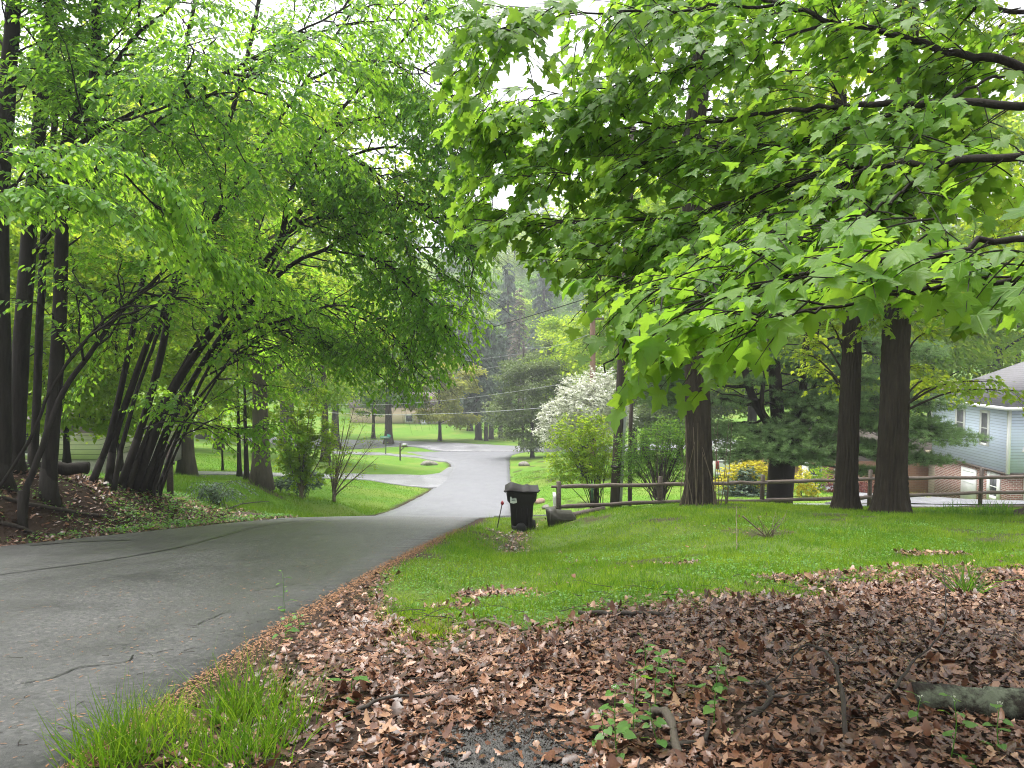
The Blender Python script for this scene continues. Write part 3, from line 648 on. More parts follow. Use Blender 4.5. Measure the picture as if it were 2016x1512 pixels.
# the leaning many-stemmed clump that arches over lawn and road
clump_base = on_ground(*at(262, 17))
clump = thing('hornbeam_clump', clump_base, 'leaning many-stemmed tree arching from the bank over the lawn and road', 'tree')
stems_px = [
 ([(180,955,16.4),(215,860,16.4),(250,700,16.4),(288,500,16.4),(305,410,16.4),(322,300,16.4),(350,150,16.2),(380,0,16)], .10, .04),
 ([(213,960,16.6),(228,850,16.6),(282,700,16.4),(322,600,16.2),(365,520,16),(420,430,15.7),(480,330,15.5),(600,160,15.2),(720,-20,15)], .11, .02),
 ([(236,965,16.8),(290,800,16.8),(325,655,16.7),(352,500,16.6),(385,420,16.4),(430,300,16.2),(480,140,16),(520,-60,16)], .12, .04),
 ([(262,968,17),(330,790,16.7),(400,680,16.4),(470,590,16.1),(530,512,15.9),(556,468,15.8),(562,420,15.7),(572,380,15.6),(650,250,15.3),(760,120,15),(860,20,14.8)], .135, .02),
 ([(288,970,17.2),(352,800,16.9),(450,642,16.5),(560,532,16.1),(640,490,15.8),(705,455,15.6),(800,480,15.3),(880,560,15)], .10, .012),
 ([(306,972,17.4),(345,870,17.2),(400,742,16.9),(450,662,16.7),(500,580,16.5),(560,470,16.2),(600,400,16)], .06, .02),
 ([(222,958,16.2),(262,800,16.2),(300,690,16.2),(352,560,16),(400,470,15.9),(470,380,15.8)], .07, .015),
 ([(250,966,16.8),(300,830,16.7),(360,720,16.6),(420,630,16.5),(470,560,16.4),(520,420,16.2)], .08, .015),
 ([(276,970,17),(345,800,16.9),(420,690,16.7),(490,600,16.5),(548,520,16.3)], .085, .02),
 ([(312,972,17.2),(360,860,17.1),(430,740,17),(480,680,16.9),(560,640,16.8)], .045, .012),
 ([(300,968,17.1),(330,880,17),(385,790,17),(470,700,17),(560,640,17),(660,600,17)], .055, .012),
]
side_px = [
 ([(556,468,15.8),(610,430,15.6),(690,426,15.4),(800,400,15.2),(900,430,15),(935,540,14.8)], .05, .008),
 ([(572,440,15.8),(605,400,15.7),(625,340,15.5),(750,290,15.1),(870,320,14.8),(940,440,14.6)], .05, .008),
 ([(640,490,15.8),(760,520,15.4),(850,600,15),(905,700,14.8),(918,740,14.8)], .03, .006),
 ([(450,662,16.7),(560,630,16.4),(660,602,16.1),(740,625,15.8),(800,700,15.6),(820,760,15.6)], .035, .006),
 ([(400,742,16.9),(520,690,16.8),(620,680,16.6),(700,740,16.4),(740,790,16.4)], .025, .006),
 ([(345,870,17.1),(380,850,16.7),(430,845,16.3),(490,870,16)], .02, .006),
 ([(282,845,16.8),(330,830,16.2),(400,840,15.8),(470,890,15.5)], .02, .006),
 ([(345,600,16.4),(300,560,15.5),(230,560,15),(150,590,14.6)], .02, .006),
 ([(650,250,15.3),(760,230,15),(880,260,14.6),(950,350,14.4)], .025, .006),
 ([(600,160,15.2),(720,120,14.9),(850,150,14.6),(930,260,14.4)], .03, .006),
 ([(480,330,15.5),(600,300,15),(720,330,14.6),(800,400,14.4)], .025, .006),
 ([(640,600,16.2),(740,640,15.8),(820,700,15.5),(880,770,15.4)], .02, .005),
 ([(700,470,15.6),(800,560,15.3),(880,640,15),(930,700,14.8)], .02, .005),
 ([(560,650,16.6),(660,690,16.3),(760,750,16),(800,800,16)], .02, .005),
 ([(800,400,15.2),(900,470,15),(960,560,14.8)], .02, .005),
 ([(480,140,16),(640,60,15.5),(820,40,15),(960,90,14.6)], .03, .006),
]
gl = G(); gb = G(); Ts = []
for pp, a, b in stems_px:
    a *= .74
    L = pline(pp, 36, .012); L[0] = on_ground(L[0][0], L[0][1], -.08)
    gs = G(); gs.tube(np.vstack([L[0]-UP*.02, L[0]+(L[2]-L[0])*.5, L[0]+(L[3]-L[0])]), [a*1.35, a*1.1, a], 10)
    Ts.append(spray_tree(gs, gl, rng, [(L, a, b)], 1.0, len2=(1.2,2.6), s_from=.46, bias=(.45,.12,.0), tw=15))
    gs.build('stem', M_bark_dark, clump, smooth=True)
for pp, a, b in side_px:
    L = pline(pp, 26, .008)
    Ts.append(spray_tree(gb, gl, rng, [(L, a, b)], 1.7, len2=(.9,1.9), s_from=.12, bias=(.25,-.1,-.25), tw=16))
gb.build('bough', M_bark_dark, clump, smooth=True)
T = gappy(keep_box(np.concatenate(Ts), low_left), 1.5, -.75); q_ = T[:, -1]; v_ = 756-F*(q_[:,2]/q_[:,1]+math.tan(PITCH)); u_ = 1008+F*q_[:,0]/q_[:,1]; T = T[~((v_ > 430) & (v_ < 800) & (u_ < 640) & (q_[:,1] < 16.3) & (rng.rand(len(T)) < .6))]
print('clump twigs', len(T)); add_leaves(gl, rng, T, 11, (.08,.135), LEAF, LEAF_F, side=.75, fwd=.5, droop=.5, tilt=.32, jit=.02)
gl.build('crown', M_beech, clump)

# ---------------------------------------------------------------- whole trees further off
def broad_tree(name, seed, H, W, r, nleaf, lsize, mat, bark, crown0=.25, nlimb=16, T=DIA, TF=DIA_F, flat=.45, clump=.55, lean=(0,0), base=(0,0,0), **kw):
    rg = np.random.RandomState(seed); b = np.array(base, float)
    o = thing(name, b, **kw); gt = G(); gl = G()
    n = 14; t = np.linspace(0, 1, n)
    tr = np.c_[lean[0]*t**1.5+np.cumsum(rg.normal(0, .012*H/n*3, n))*t, lean[1]*t**1.5+np.cumsum(rg.normal(0, .012*H/n*3, n))*t, t*H*.86-.1]+b
    rad = r*(1-.8*t); rad[0] *= 1.45; rad[1] *= 1.08
    gt.tube(tr, rad, 12)
    tips = []
    for k in range(nlimb):
        f = crown0+.08+(0.9-crown0)*(k+rg.uniform(0,.8))/nlimb
        p, tg = along(tr, [min(.97, f/.9)]); p = p[0]
        az = k*2.4+rg.uniform(-.4,.4); zf = (f-crown0)/(1-crown0)
        rr = W*math.sin(math.pi*min(1, max(.08, zf*.86+.12)))**.6*rg.uniform(.75, 1.08)
        e = p + np.array((math.cos(az)*rr, math.sin(az)*rr, rr*rg.uniform(.1,.45)))
        mid = (p+e)/2+UP*rr*.12
        L = smooth_line([p, mid, e], 9); gt.tube(L, np.linspace(r*.33*(1-f*.6), .015, 9), 6)
        for q in range(7):
            s = rg.uniform(.35, 1.0); a, tt = along(L, [s]); d = nrm(tt[0]+rg.normal(0,.7,3)+UP*.05); l = rr*rg.uniform(.2,.42)
            e2 = a[0]+d*l; gt.tube(np.array([a[0], a[0]+d*l*.5+UP*.03*l, e2]), [.03*r/.3*.6+.006, .012, .005], 4, cap=False)
            tips += [e2, a[0]+d*l*.55]
    for k in range(8): tips.append(tr[-1]+rg.normal(0, W*.22, 3)+UP*H*.06)
    tips = np.array(tips); N = nleaf; ci = rg.randint(0, len(tips), N)
    ctone = rg.beta(2, 2, len(tips))
    cs = clump*rg.uniform(.6, 1.3, len(tips))*W/4
    p = tips[ci] + np.clip(rg.normal(0, 1, (N, 3)), -1.9, 1.9)*cs[ci][:, None]*np.array((1, 1, flat))
    ax = nrm((p-b-UP*H*.5)*np.array((1,1,.2))*.25+rg.normal(0, .6, (N,3))-UP*.45); nr = nrm(UP+rg.normal(0, .5, (N,3)))
    V, Fs = inst(T, TF, p, ax, nr, rg.uniform(*lsize, N), cx=rg.uniform(-.5,.2,N), cyy=rg.uniform(-.3,.1,N))
    gl.add(V, Fs, 0, np.repeat(np.clip(ctone[ci]*.6+rg.uniform(0,.45,N), 0, 1), len(T)))
    gt.build('trunk', bark, o, smooth=True); gl.build('crown', mat, o)
    return o
def put(o, px, d, sc=1.0, rz=0.0, label=None, group=None, first=False, dz=0.0):
    x = P(px, 850, d)[0]; z = float(ground(x, d))+dz
    if first: o.location = (x, d, z); o.rotation_euler = (0,0,rz); o.scale = (sc,sc,sc) if np.isscalar(sc) else sc; return o
    return dup(o, (x, d, z), rz, sc, label, group)
# left lawn trees (bright, in the open)
A = broad_tree('lawn_tree', 21, 15, 5.6, .34, 26000, (.16,.27), M_bright, M_bark_grey, .18, label='broad lawn tree with furrowed grey trunk beside the dark mulch bed', cat='tree', group='trees on the left lawn')
put(A, 513, 28.5, 1.0, .3, first=True)
put(A, 366, 38, (1.15,1.15,1.05), 2.0, 'thick pale trunked tree by the drive left of the lawn', 'trees on the left lawn')
put(A, 190, 60, 1.2, 4.0, 'bright spring tree behind the cream sided house', 'trees on the left lawn')
put(A, 30, 54, 1.2, 1.0, 'bright tree behind the left bank at the edge of the house yard', 'trees on the left lawn')
put(A, 640, 62, 1.05, 5.2, 'bright broad tree on the far lawn beyond the first drive', 'trees on the left lawn')
put(A, 260, 58, 1.2, 3.1, 'tall bright tree on the lawn far behind the leaning clump', 'trees on the left lawn')
put(A, 430, 70, 1.2, .9, 'rounded bright tree at the back of the far left lawn', 'trees on the left lawn')
for px_, d_, s_, r_, lb_ in ((230,60,2.1,2.3,'very tall bright tree behind the leaning clump'),(400,98,2.6,3.3,'very tall tree far beyond the drives behind the clump'),(570,112,2.5,4.4,'very tall tree at the back filling above the far lawn')):
    put(A, px_, d_, (s_*.8,s_*.8,s_), r_, lb_, 'trees on the left lawn')
put(A, -250, 40, 1.1, .9, 'bright tree well left behind the house yard', 'trees on the left lawn')
B = broad_tree('thin_tree', 22, 7.5, 2.3, .13, 5000, (.13,.22), M_bright, M_bark_dark, .3, 10, label='thin dark tree, left one of the close pair beyond the drive', cat='tree', group='thin trees beyond the drive')
put(B, 470, 40, 1, 0, first=True); put(B, 484, 39, 1.05, 2, 'thin dark tree, right one of the close pair beyond the drive', 'thin trees beyond the drive')
U = broad_tree('understory_tree', 25, 6.5, 3.0, .09, 13000, (.13,.20), M_bright, M_bark_dark, .05, 18, label='low leafy understory tree between the bank trunks and the cream house', cat='tree', group='understory trees behind the left bank')
put(U, 130, 22.5, 1, 0, first=True); put(U, 235, 23.5, .95, 2.0, 'low leafy understory tree right of the cream house corner', 'understory trees behind the left bank'); put(U, 10, 21, 1.1, 4.0, 'low leafy understory tree at the far left edge behind the bank', 'understory trees behind the left bank')
for u_ in [x for x in bpy.data.objects if x.name.startswith('understory_tree')]: u_.location.z += .5
put(B, 437, 44, .55, 1, 'knee-high sapling beside the thin pair of trees', 'thin trees beyond the drive')
Cc = broad_tree('roadside_tree', 23, 14, 4.6, .62, 11000, (.26,.42), M_mid, M_bark_grey, .30, label='old grey trunked tree behind the green street sign', cat='tree', group='trees along the side street')
put(Cc, 765, 104, 1.0, 0, first=True); put(Cc, 660, 100, 1.0, 2.2, 'leafy tree left of the street sign along the side street', 'trees along the side street'); put(Cc, 560, 96, 1.1, 4, 'leafy tree furthest left along the side street', 'trees along the side street')
put(Cc, 735, 112, (.5,.5,.6), 1, 'small thin tree left of the old grey trunk', 'trees along the side street')
Am = broad_tree('amber_tree', 24, 15, 5.6, .3, 26000, (.30,.5), M_amber, M_bark_far, .12, 18, flat=.4, clump=.5, label='yellow tinged tree in front of the far tan house', cat='tree')
put(Am, 866, 110, (.9,.9,.82), 0, first=True)

# unseen trees added beside and behind the camera to darken the foreground
Sh = broad_tree('added_shade_tree', 26, 15, 6.0, .3, 30000, (.12,.20), M_mid, M_bark_dark, .38, 18, flat=.35, label='unseen tree added on the left verge for its shade', cat='tree', group='unseen trees added for their shade')
Sh.location = (-11.5, 1.5, float(ground(-11.5,1.5)))
dup(Sh, (8.5, -1.5, float(ground(8.5,-1.5))), 4.0, 1.0, 'unseen tree added right of the camera for its shade', 'unseen trees added for their shade')
dup(Sh, (1.5, -4.5, float(ground(1.5,-4.5))), 2.0, 1.0, 'unseen tree added behind the camera for its shade', 'unseen trees added for their shade')
# ---------------------------------------------------------------- three big trunks on the right mound
def furrowed_trunk(g, pts, rad, seed, sides=110, ridge=.15, flare=None, m=0):
    rg = np.random.RandomState(seed); L = np.asarray(pts); k = len(L)
    a = np.linspace(0, 2*np.pi, sides, endpoint=False); h = np.concatenate([[0], np.cumsum(np.linalg.norm(np.diff(L, axis=0), axis=1))])
    A_, H_ = np.meshgrid(a, h)
    d = np.zeros_like(A_)
    for q in range(5):
        f = rg.randint(16, 34); d += np.abs(np.sin(f*A_/2*1.0 + 1.3*np.sin(H_*rg.uniform(1.2,3.2)+rg.uniform(0,6)) + rg.uniform(0,6)))
    d = (d/5-.62)*ridge*2.2 + rg.normal(0, .02, d.shape)
    fl = np.ones_like(A_)
    if flare:
        ff, lobes = flare; fl += ff*np.exp(-H_/.33)*(1+.55*sum(np.cos(l*A_+rg.uniform(0,6)) for l in lobes)/len(lobes))
    Rr = np.interp(h, [0, h[-1]], rad)[:, None]*(1+d)*fl
    V = L[:, None, :] + np.stack([np.cos(A_)*Rr, np.sin(A_)*Rr, 0*A_], -1)
    i, j = np.meshgrid(np.arange(k-1), np.arange(sides), indexing='ij'); j2 = (j+1) % sides
    g.add(V.reshape(-1,3), np.stack([i*sides+j, i*sides+j2, (i+1)*sides+j2, (i+1)*sides+j], -1).reshape(-1,4), m)
def canopy(gt, gl, rg, trunk, h0, h1, n, reach, mat_leaf_n, lsize, bias=(0,0,0), T=MAP5, TF=MAP5_F, keep=None, droop=(.05,.35)):
    TL = []
    hs = trunk[:, 2]-trunk[0, 2]
    for k in range(n):
        hh = rg.uniform(h0, h1); f = np.interp(hh, hs, np.linspace(0,1,len(hs))); p, _ = along(trunk, [f])
        az = k*2.4+rg.uniform(-.5,.5); l = reach*rg.uniform(.6,1.1)*(1-.35*(hh-h0)/(h1-h0+.01))
        d = nrm(np.array([(math.cos(az), math.sin(az), rg.uniform(.05,.5))])+np.array(bias))
        Bq = twig_lines(p, d, np.array([l]), np.array([rg.uniform(*droop)]), 10); Bq[0, 1:] += rg.normal(0, .06, (9,3)); gt.tube(Bq[0], np.linspace(.02+.012*l, .008, 10), 7)
        m = int(l*5); pq, tg = along(Bq[0], rg.uniform(.2,1,m)); s2 = nrm(np.cross(tg, UP))
        S = twig_lines(pq, tg*.6+s2*rg.choice([-1,1],m)[:,None]*rg.uniform(.3,1.1,(m,1))+UP*rg.normal(0.05,.25,(m,1)), rg.uniform(.6,1.5,m), rg.uniform(.05,.4,m), 6); add_lines(gt, S, .009, .002, 4)
        for q in range(5):
            kk = rg.randint(1, 5, m); pp = S[np.arange(m), kk]; t2 = nrm(S[:, 5]-S[:, 3]); s3 = nrm(np.cross(t2, UP))
            TL.append(twig_lines(pp, t2*.7+s3*rg.choice([-1,1],m)[:,None]*.9+rg.normal(0,.25,(m,3)), rg.uniform(.3,.75,m), rg.uniform(.1,.4,m), 5))
        TL.append(S[:, [0,1,3,4,5]])
    T_ = np.concatenate(TL)
    if keep is not None: T_ = keep_box(T_, keep)
    add_lines(gt, T_, .004, .001)
    add_leaves(gl, rg, T_, mat_leaf_n, lsize, T, TF, side=.8, fwd=.5, droop=.4, tilt=.35, jit=.02, t0=.25)
def high_only(u, v, tip): return (v < np.interp(u, [900,1250,1400,1520,1560,1640,1700,1780,1870,1900,2016,2300], [560,600,640,690,740,790,690,690,760,790,850,900]))
def trunk_line(px0, d, pxs, top=12.0, n=130):
    b = on_ground(*at(px0, d), -.12); q = [b] + [np.array((P(px, py, d)[0], b[1]+dy, P(px, py, d)[2])) for px, py, dy in pxs]
    return smooth_line(q, n)
rg = np.random.RandomState(31)
trees_r = [
 ('ivy stemmed dark tree on the mound beside the rail fence', 1378, 17.0, [(1376,900,0),(1372,700,0),(1368,500,.0),(1366,300,.1),(1385,100,.2),(1390,-300,.4)], (.275,.165), 16, 5.0, 12.5, 2.6),
 ('straight furrowed trunk, slimmer of the pair before the fence', 1668, 16.6, [(1668,900,0),(1674,760,0),(1682,640,.1),(1688,400,.2),(1660,150,.3),(1650,-300,.5)], (.215,.115), 15, 4.2, 12.0, 3.0),
 ('stout furrowed trunk, thicker of the pair before the fence', 1757, 15.7, [(1757,900,0),(1762,760,0),(1770,640,.1),(1785,400,.2),(1800,150,.3),(1815,-300,.5)], (.285,.16), 17, 4.0, 13.0, 3.2),
]
for lab, px0, d, pts, rad, n, h0, h1, reach in trees_r:
    L = trunk_line(px0, d, pts); o = thing('shade_tree', L[0]+UP*.12, lab, 'tree', 'shade trees on the mound'); gt = G(); gl = G()
    furrowed_trunk(gt, L, rad, int(px0), flare=(.75 if px0 > 1700 else .6, (3,5,2)))
    canopy(gt, gl, rg, L, h0, h1, n, reach, 7, (.10,.16), bias=(0,.15,0), keep=high_only)
    if px0 > 1600:      # low sprays with younger, yellower leaves
        low = {1668: [(1560,690,17.5),(1600,720,18),(1640,760,17.2),(1590,660,17.8),(1620,620,17.2)], 1757: [(1800,720,16.5),(1850,745,17),(1870,760,17.2),(1830,650,16),(1960,750,14.6),(2010,770,14.2)]}[px0]
        for q in low:
            e = P(*q); s = L[int(np.clip((e[2]+.8-L[0][2])/(L[-1][2]-L[0][2])*130, 5, 110))]
            Bq = smooth_line([s, (s+e)/2+UP*.25, e], 9); gt.tube(Bq, np.linspace(.03,.008,9), 6); m = 16
            pq, tg = along(Bq, rg.uniform(.45,1,m)); s2 = nrm(np.cross(tg, UP))
            S = twig_lines(pq, tg*.5+s2*rg.choice([-1,1],m)[:,None]*rg.uniform(.3,1,(m,1))+rg.normal(0,.15,(m,3)), rg.uniform(.3,.8,m), rg.uniform(.2,.5,m), 5); add_lines(gt, S, .005)
            add_leaves(gl, rg, S, 9, (.08,.13), MAP5, MAP5_F, side=.8, fwd=.5, droop=.4, tilt=.35, jit=.05, t0=.1, tone=(.95,.08))
    gt.build('trunk', M_bark_oak, o, smooth=False); gl.build('crown', M_bright if px0 > 1600 else M_mid, o)
    if px0 < 1500:      # pale sucker stems round the foot of this one
        gs = G()
        for k in range(16):
            a = rg.uniform(-2.6, -.3); p = L[0]+np.array((math.cos(a)*.62+.02, math.sin(a)*.55, .1)); lean = rg.uniform(-.35,.35)
            q = smooth_line([p, p+np.array((lean*.3, rg.uniform(-.1,.1), .5)), p+np.array((lean*.9+rg.normal(0,.06), rg.normal(0,.1)+.05, rg.uniform(1.0,2.1)))], 9); gs.tube(q, np.linspace(.014,.004,9), 5)
        gs.build('sucker_stems', M_twig_pale, o, smooth=True)
# a trunk beyond the right edge: only its root flare and upper boughs reach into view
L = trunk_line(2150, 14.5, [(2150,900,0),(2150,600,0),(2150,300,0),(2150,-300,0)]); o = thing('shade_tree', L[0]+UP*.12, 'tree past the right edge with bare brown root flare beside the fence', 'tree', 'shade trees on the mound'); gt = G(); gl = G()
furrowed_trunk(gt, L, (.38,.2), 9, flare=(2.2,(3,5,2))); canopy(gt, gl, rg, L, 4.5, 12, 14, 3.2, 7, (.10,.16), keep=high_only); gt.build('trunk', M_bark_oak, o); gl.build('crown', M_bright, o)

# ---------------------------------------------------------------- the white pine behind the fence
def tufts(g, rg, p, ax, n_needle, length, m=0, spread=.75, w=.012):
    N = len(p); pos = np.repeat(p, n_needle, 0); M = len(pos)
    d = nrm(np.repeat(nrm(ax), n_needle, 0) + rg.normal(0, spread, (M,3))); nr = rg.normal(0,1,(M,3))
    T = np.array([(-.5,0,0),(.5,0,0),(0,1,0)])*np.array((w/length,1,1)); ln = length*rg.uniform(.7,1.15,M)
    V, Fs = inst(T, np.array([(0,1,2)]), pos, d, nr, ln)
    g.add(V, Fs, m, np.repeat(np.clip(np.repeat(rg.beta(2,2,N), n_needle)*.7+rg.uniform(0,.3,M),0,1), 3))
rg = np.random.RandomState(41)
pb = on_ground(*at(1536, 24)); pine = thing('white_pine', pb, 'wide pine with a squat dark trunk and layered needle pads behind the fence', 'tree'); gt = G(); gn = G()
Lt = smooth_line([pb-UP*.2, P(1536,960,24), P(1540,900,24), P(1542,850,24)], 14); gt.tube(Lt, np.interp(np.linspace(0,1,14),[0,.15,.7,1],[.52,.40,.40,.52]), 20)
top = Lt[-1]
ups = [([(1535,860,24),(1528,780,24),(1524,690,24),(1520,560,24.2),(1515,400,24.4),(1512,250,24.6)], .24), ([(1545,850,24),(1578,790,24),(1585,700,24),(1600,600,24),(1610,480,24)], .16), ([(1530,860,24),(1480,780,23.8),(1462,700,23.8),(1450,600,23.8),(1445,480,23.9)], .15), ([(1540,860,24.2),(1600,770,24.4),(1606,660,24.6),(1640,560,24.8)], .10), ([(1530,865,24),(1500,800,23.6),(1506,720,23.5),(1500,620,23.5)], .09)]
stems = []
for pp, r in ups:
    L = pline(pp, 20, .01); gt.tube(L, np.linspace(r, r*.4, 20), 10); stems.append(L)
pads = [  # (px, py, d, width, height) of each needle pad in the photograph, reached by a limb
 (1560,870,23.2,2.6,.42),(1480,890,23,2.0,.3),(1640,880,23,1.7,.3),(1420,900,23.4,1.4,.25),(1600,830,23.4,1.8,.4),(1500,850,23.2,1.6,.3),(1690,835,23.3,1.6,.4),(1540,905,22.8,1.8,.22),
 (1820,790,22.5,1.5,.42),(1840,860,22.4,1.8,.35),(1800,845,22.8,1.8,.4),(1830,905,22.2,1.1,.2),(1790,900,22.6,1.5,.25),(1730,880,22.9,1.5,.3),(1760,790,23,1.4,.4),(1700,930,23,1.2,.2),
 (1800,690,23,1.4,.4),(1750,680,23.4,1.5,.4),(1700,740,23.6,1.6,.45),(1480,750,23.5,1.0,.2),(1520,700,23.8,1.2,.3),
 (1400,790,24.2,1.6,.35),(1360,740,24.5,1.6,.5),(1300,700,24.8,1.6,.5),(1290,760,24.8,1.4,.5),(1330,790,24.6,1.4,.4),(1410,700,24.3,1.2,.4),(1440,840,24,1.5,.25),(1380,850,24.2,1.4,.3),(1640,700,24,1.2,.4),(1270,660,25,1.4,.6),(1340,660,24.8,1.4,.5),
 (1620,800,23.6,1.8,.45),(1570,780,24,1.4,.4),(1660,790,23.4,1.6,.4),(1690,880,23.1,1.5,.35),(1600,900,23,1.6,.3),(1780,830,22.8,1.6,.4),(1740,830,23,1.5,.4),(1640,740,24,1.5,.4),(1560,720,24.2,1.2,.35),(1590,850,23.2,1.6,.35),
 (1500,600,24,2.0,.6),(1600,560,24.2,2.0,.6),(1430,560,24,1.8,.6),(1700,620,24,1.6,.4),(1350,560,24.6,1.6,.5),
]
for px, py, d, w, h in pads:
    c = P(px, py, d); s = min((st[k] for st in stems+[Lt] for k in range(0, len(st), 2)), key=lambda q: np.linalg.norm((q-c)*np.array((1,1,2.2)))+ (3 if q[2] > c[2]+.6 else 0))
    e = c + (c-s)*.15; Bq = smooth_line([s, s+(e-s)*.5+UP*.05, e], 10); Bq[1:-1] += rg.normal(0,.04,(8,3)); gt.tube(Bq, np.linspace(.05,.015,10), 7)
    m = int(85*w*max(h,.25)/.4); off = rg.normal(0,1,(m,3)); off = off/np.maximum(1, np.linalg.norm(off,axis=1)[:,None]*.62)
    q = c+off*np.array((w*.5, w*.42, h*.45)); ax = nrm(np.c_[off[:,:2]*.8+rg.normal(0,.25,(m,2)), np.full(m,.5)])
    root = Bq[rg.randint(4,10,m)]; ln = np.stack([root, (root*.45+q*.55)-UP*.04, q], 1); add_lines(gt, ln, .006, .002)
    tufts(gn, rg, np.concatenate([q, q*.75+root*.25, q*.9+root*.1]), np.concatenate([ax,ax,ax]), 26, .15, spread=.8, w=.010)
for k in range(14):      # bare dead side limbs
    st = stems[k % 5]; a = st[rg.randint(2,12)]; dd = np.array((rg.choice([-1,1])*rg.uniform(.6,1), rg.uniform(-.7,.3), rg.uniform(-.15,.3))); l = rg.uniform(1.0,3.0)
    q = a+nrm(dd)*l*np.linspace(0,1,7)[:,None]+rg.normal(0,.04,(7,3)); gt.tube(q, np.linspace(.035,.006,7), 5)
gt.build('trunk', M_bark_pine, pine, smooth=True); gn.build('crown', M_needle, pine)

# ---------------------------------------------------------------- conifers far off
def conifer(name, seed, H, W, r, mat, bark=M_bark_far, z0=.08, n=26, needle=.30, droop=.35, dens=1.0, base=(0,0,0), taper=.85, **kw):
    rg = np.random.RandomState(seed); b = np.array(base, float); o = thing(name, b, **kw); gt = G(); gn = G()
    gt.tube(np.array([b-UP*.2, b+UP*.4, b+UP*H*.5, b+UP*H]), [r*1.35, r, r*.55, .02], 9)
    P0 = []; D = []; Ls = []
    for k in range(n):
        f = z0+(1-z0)*(k/n)**1.05; ww = W*(1-f*taper)*(.35+.65*min(1,(f-z0+.05)/.1))
        for q in range(7):
            az = rg.uniform(0, 6.283); P0.append(b+UP*H*min(.99,f+rg.uniform(-.5,.5)/n)); D.append((math.cos(az), math.sin(az), rg.uniform(-.1,.22))); Ls.append(ww*rg.uniform(.65,1.1))
    P0 = np.array(P0); D = np.array(D); Ls = np.array(Ls); B = twig_lines(P0, D, Ls, np.full(len(Ls), droop), 8); add_lines(gt, B, .012+.006*Ls, .004, 4)
    m = int(34*dens); N = len(B); t = rg.uniform(.18,1.0,(N,m))*7; kk = np.minimum(t.astype(int),6); f = (t-kk)[...,None]; ii = np.arange(N)[:,None]
    p = B[ii,kk]*(1-f)+B[ii,kk+1]*f; tg = nrm(B[ii,kk+1]-B[ii,kk]); lat = nrm(np.cross(tg, UP)); wv = (Ls[:,None]*.26*(1.1-t/7))[...,None]
    s = rg.choice([-1,1],(N,m,1))
    ax = nrm(tg*.7+lat*s*rg.uniform(.3,1,(N,m,1))-UP*.25+rg.normal(0,.15,(N,m,3))); M = N*m
    T = np.array([(-.14,0,0),(.14,0,0),(.10,.6,0),(0,1,-.1),(-.10,.6,0)])
    V, Fs = inst(T, np.array([(0,1,2,3,4)]), (p+lat*s*wv*rg.uniform(0,.5,(N,m,1))).reshape(M,3), ax.reshape(M,3), nrm(UP+rg.normal(0,.45,(M,3))), needle*rg.uniform(.6,1.3,M)*(.5+.5*np.repeat(Ls/W,m)))
    gn.add(V, Fs, 0, np.repeat(np.clip(np.repeat(rg.beta(2,2,N),m)*.6+rg.uniform(0,.4,M),0,1), len(T)))
    gt.build('trunk', bark, o, smooth=True); gn.build('crown', mat, o); return o
fg = 'pines on the far corner lawn'
Sp = conifer('far_pine', 51, 19, 4.6, .55, M_spruce, z0=.2, needle=1.1, n=22, label='largest trunked dark pine on the far corner lawn', cat='tree', group=fg)
put(Sp, 942, 117, 1.0, 0, first=True); put(Sp, 957, 115, (.6,.6,.95), 1.2, 'slimmest trunk, second in the row of far corner pines', fg); put(Sp, 967, 121, (.8,.8,1.0), 2.5, 'third in the row of far corner pines', fg); put(Sp, 986, 124, (.75,.75,.9), 4, 'far corner pine nearest the hemlock', fg)
for px_, d_, s_, lb_ in ((925,134,(1.0,1.0,1.3),'tall dark conifer rising behind the far corner pines'),(1000,156,(1.2,1.2,1.55),'tallest dark conifer behind the dying spruce'),(1070,165,(1.2,1.2,1.6),'tall dark conifer right of the dying spruce'),(870,160,(1.2,1.2,1.5),'tall dark conifer at the back left of the far corner')): put(Sp, px_, d_, s_, px_*.1, lb_, fg)
Sd = conifer('dying_spruce', 52, 25, 4.6, .32, M_dead_needle, z0=.22, needle=.8, n=26, dens=.5, label='brownish half bare spruce behind the far utility pole', cat='tree'); put(Sd, 1022, 138, (1,1,1.0), 0, first=True)
put(Sp, 905, 150, (1.1,1.1,1.3), 3, 'tall dark pine behind the amber tree', fg)
He = broad_tree('hemlock_tree', 53, 11.2, 4.0, .2, 26000, (.14,.32), M_hemlock, M_bark_far, .0, 26, flat=.3, clump=.62, label='soft drooping hemlock right of the road at the junction', cat='tree', group='hemlocks beyond the mound')
put(He, 1048, 80, (1.0,1.0,.98), 0, first=True); put(He, 1340, 60, (1.1,1.1,1.0), 2, 'broad hemlock behind the mound far right of the road', 'hemlocks beyond the mound'); put(He, 1118, 98, (1.2,1.2,1.4), 4, 'taller hemlock behind the white blossom tree', 'hemlocks beyond the mound')
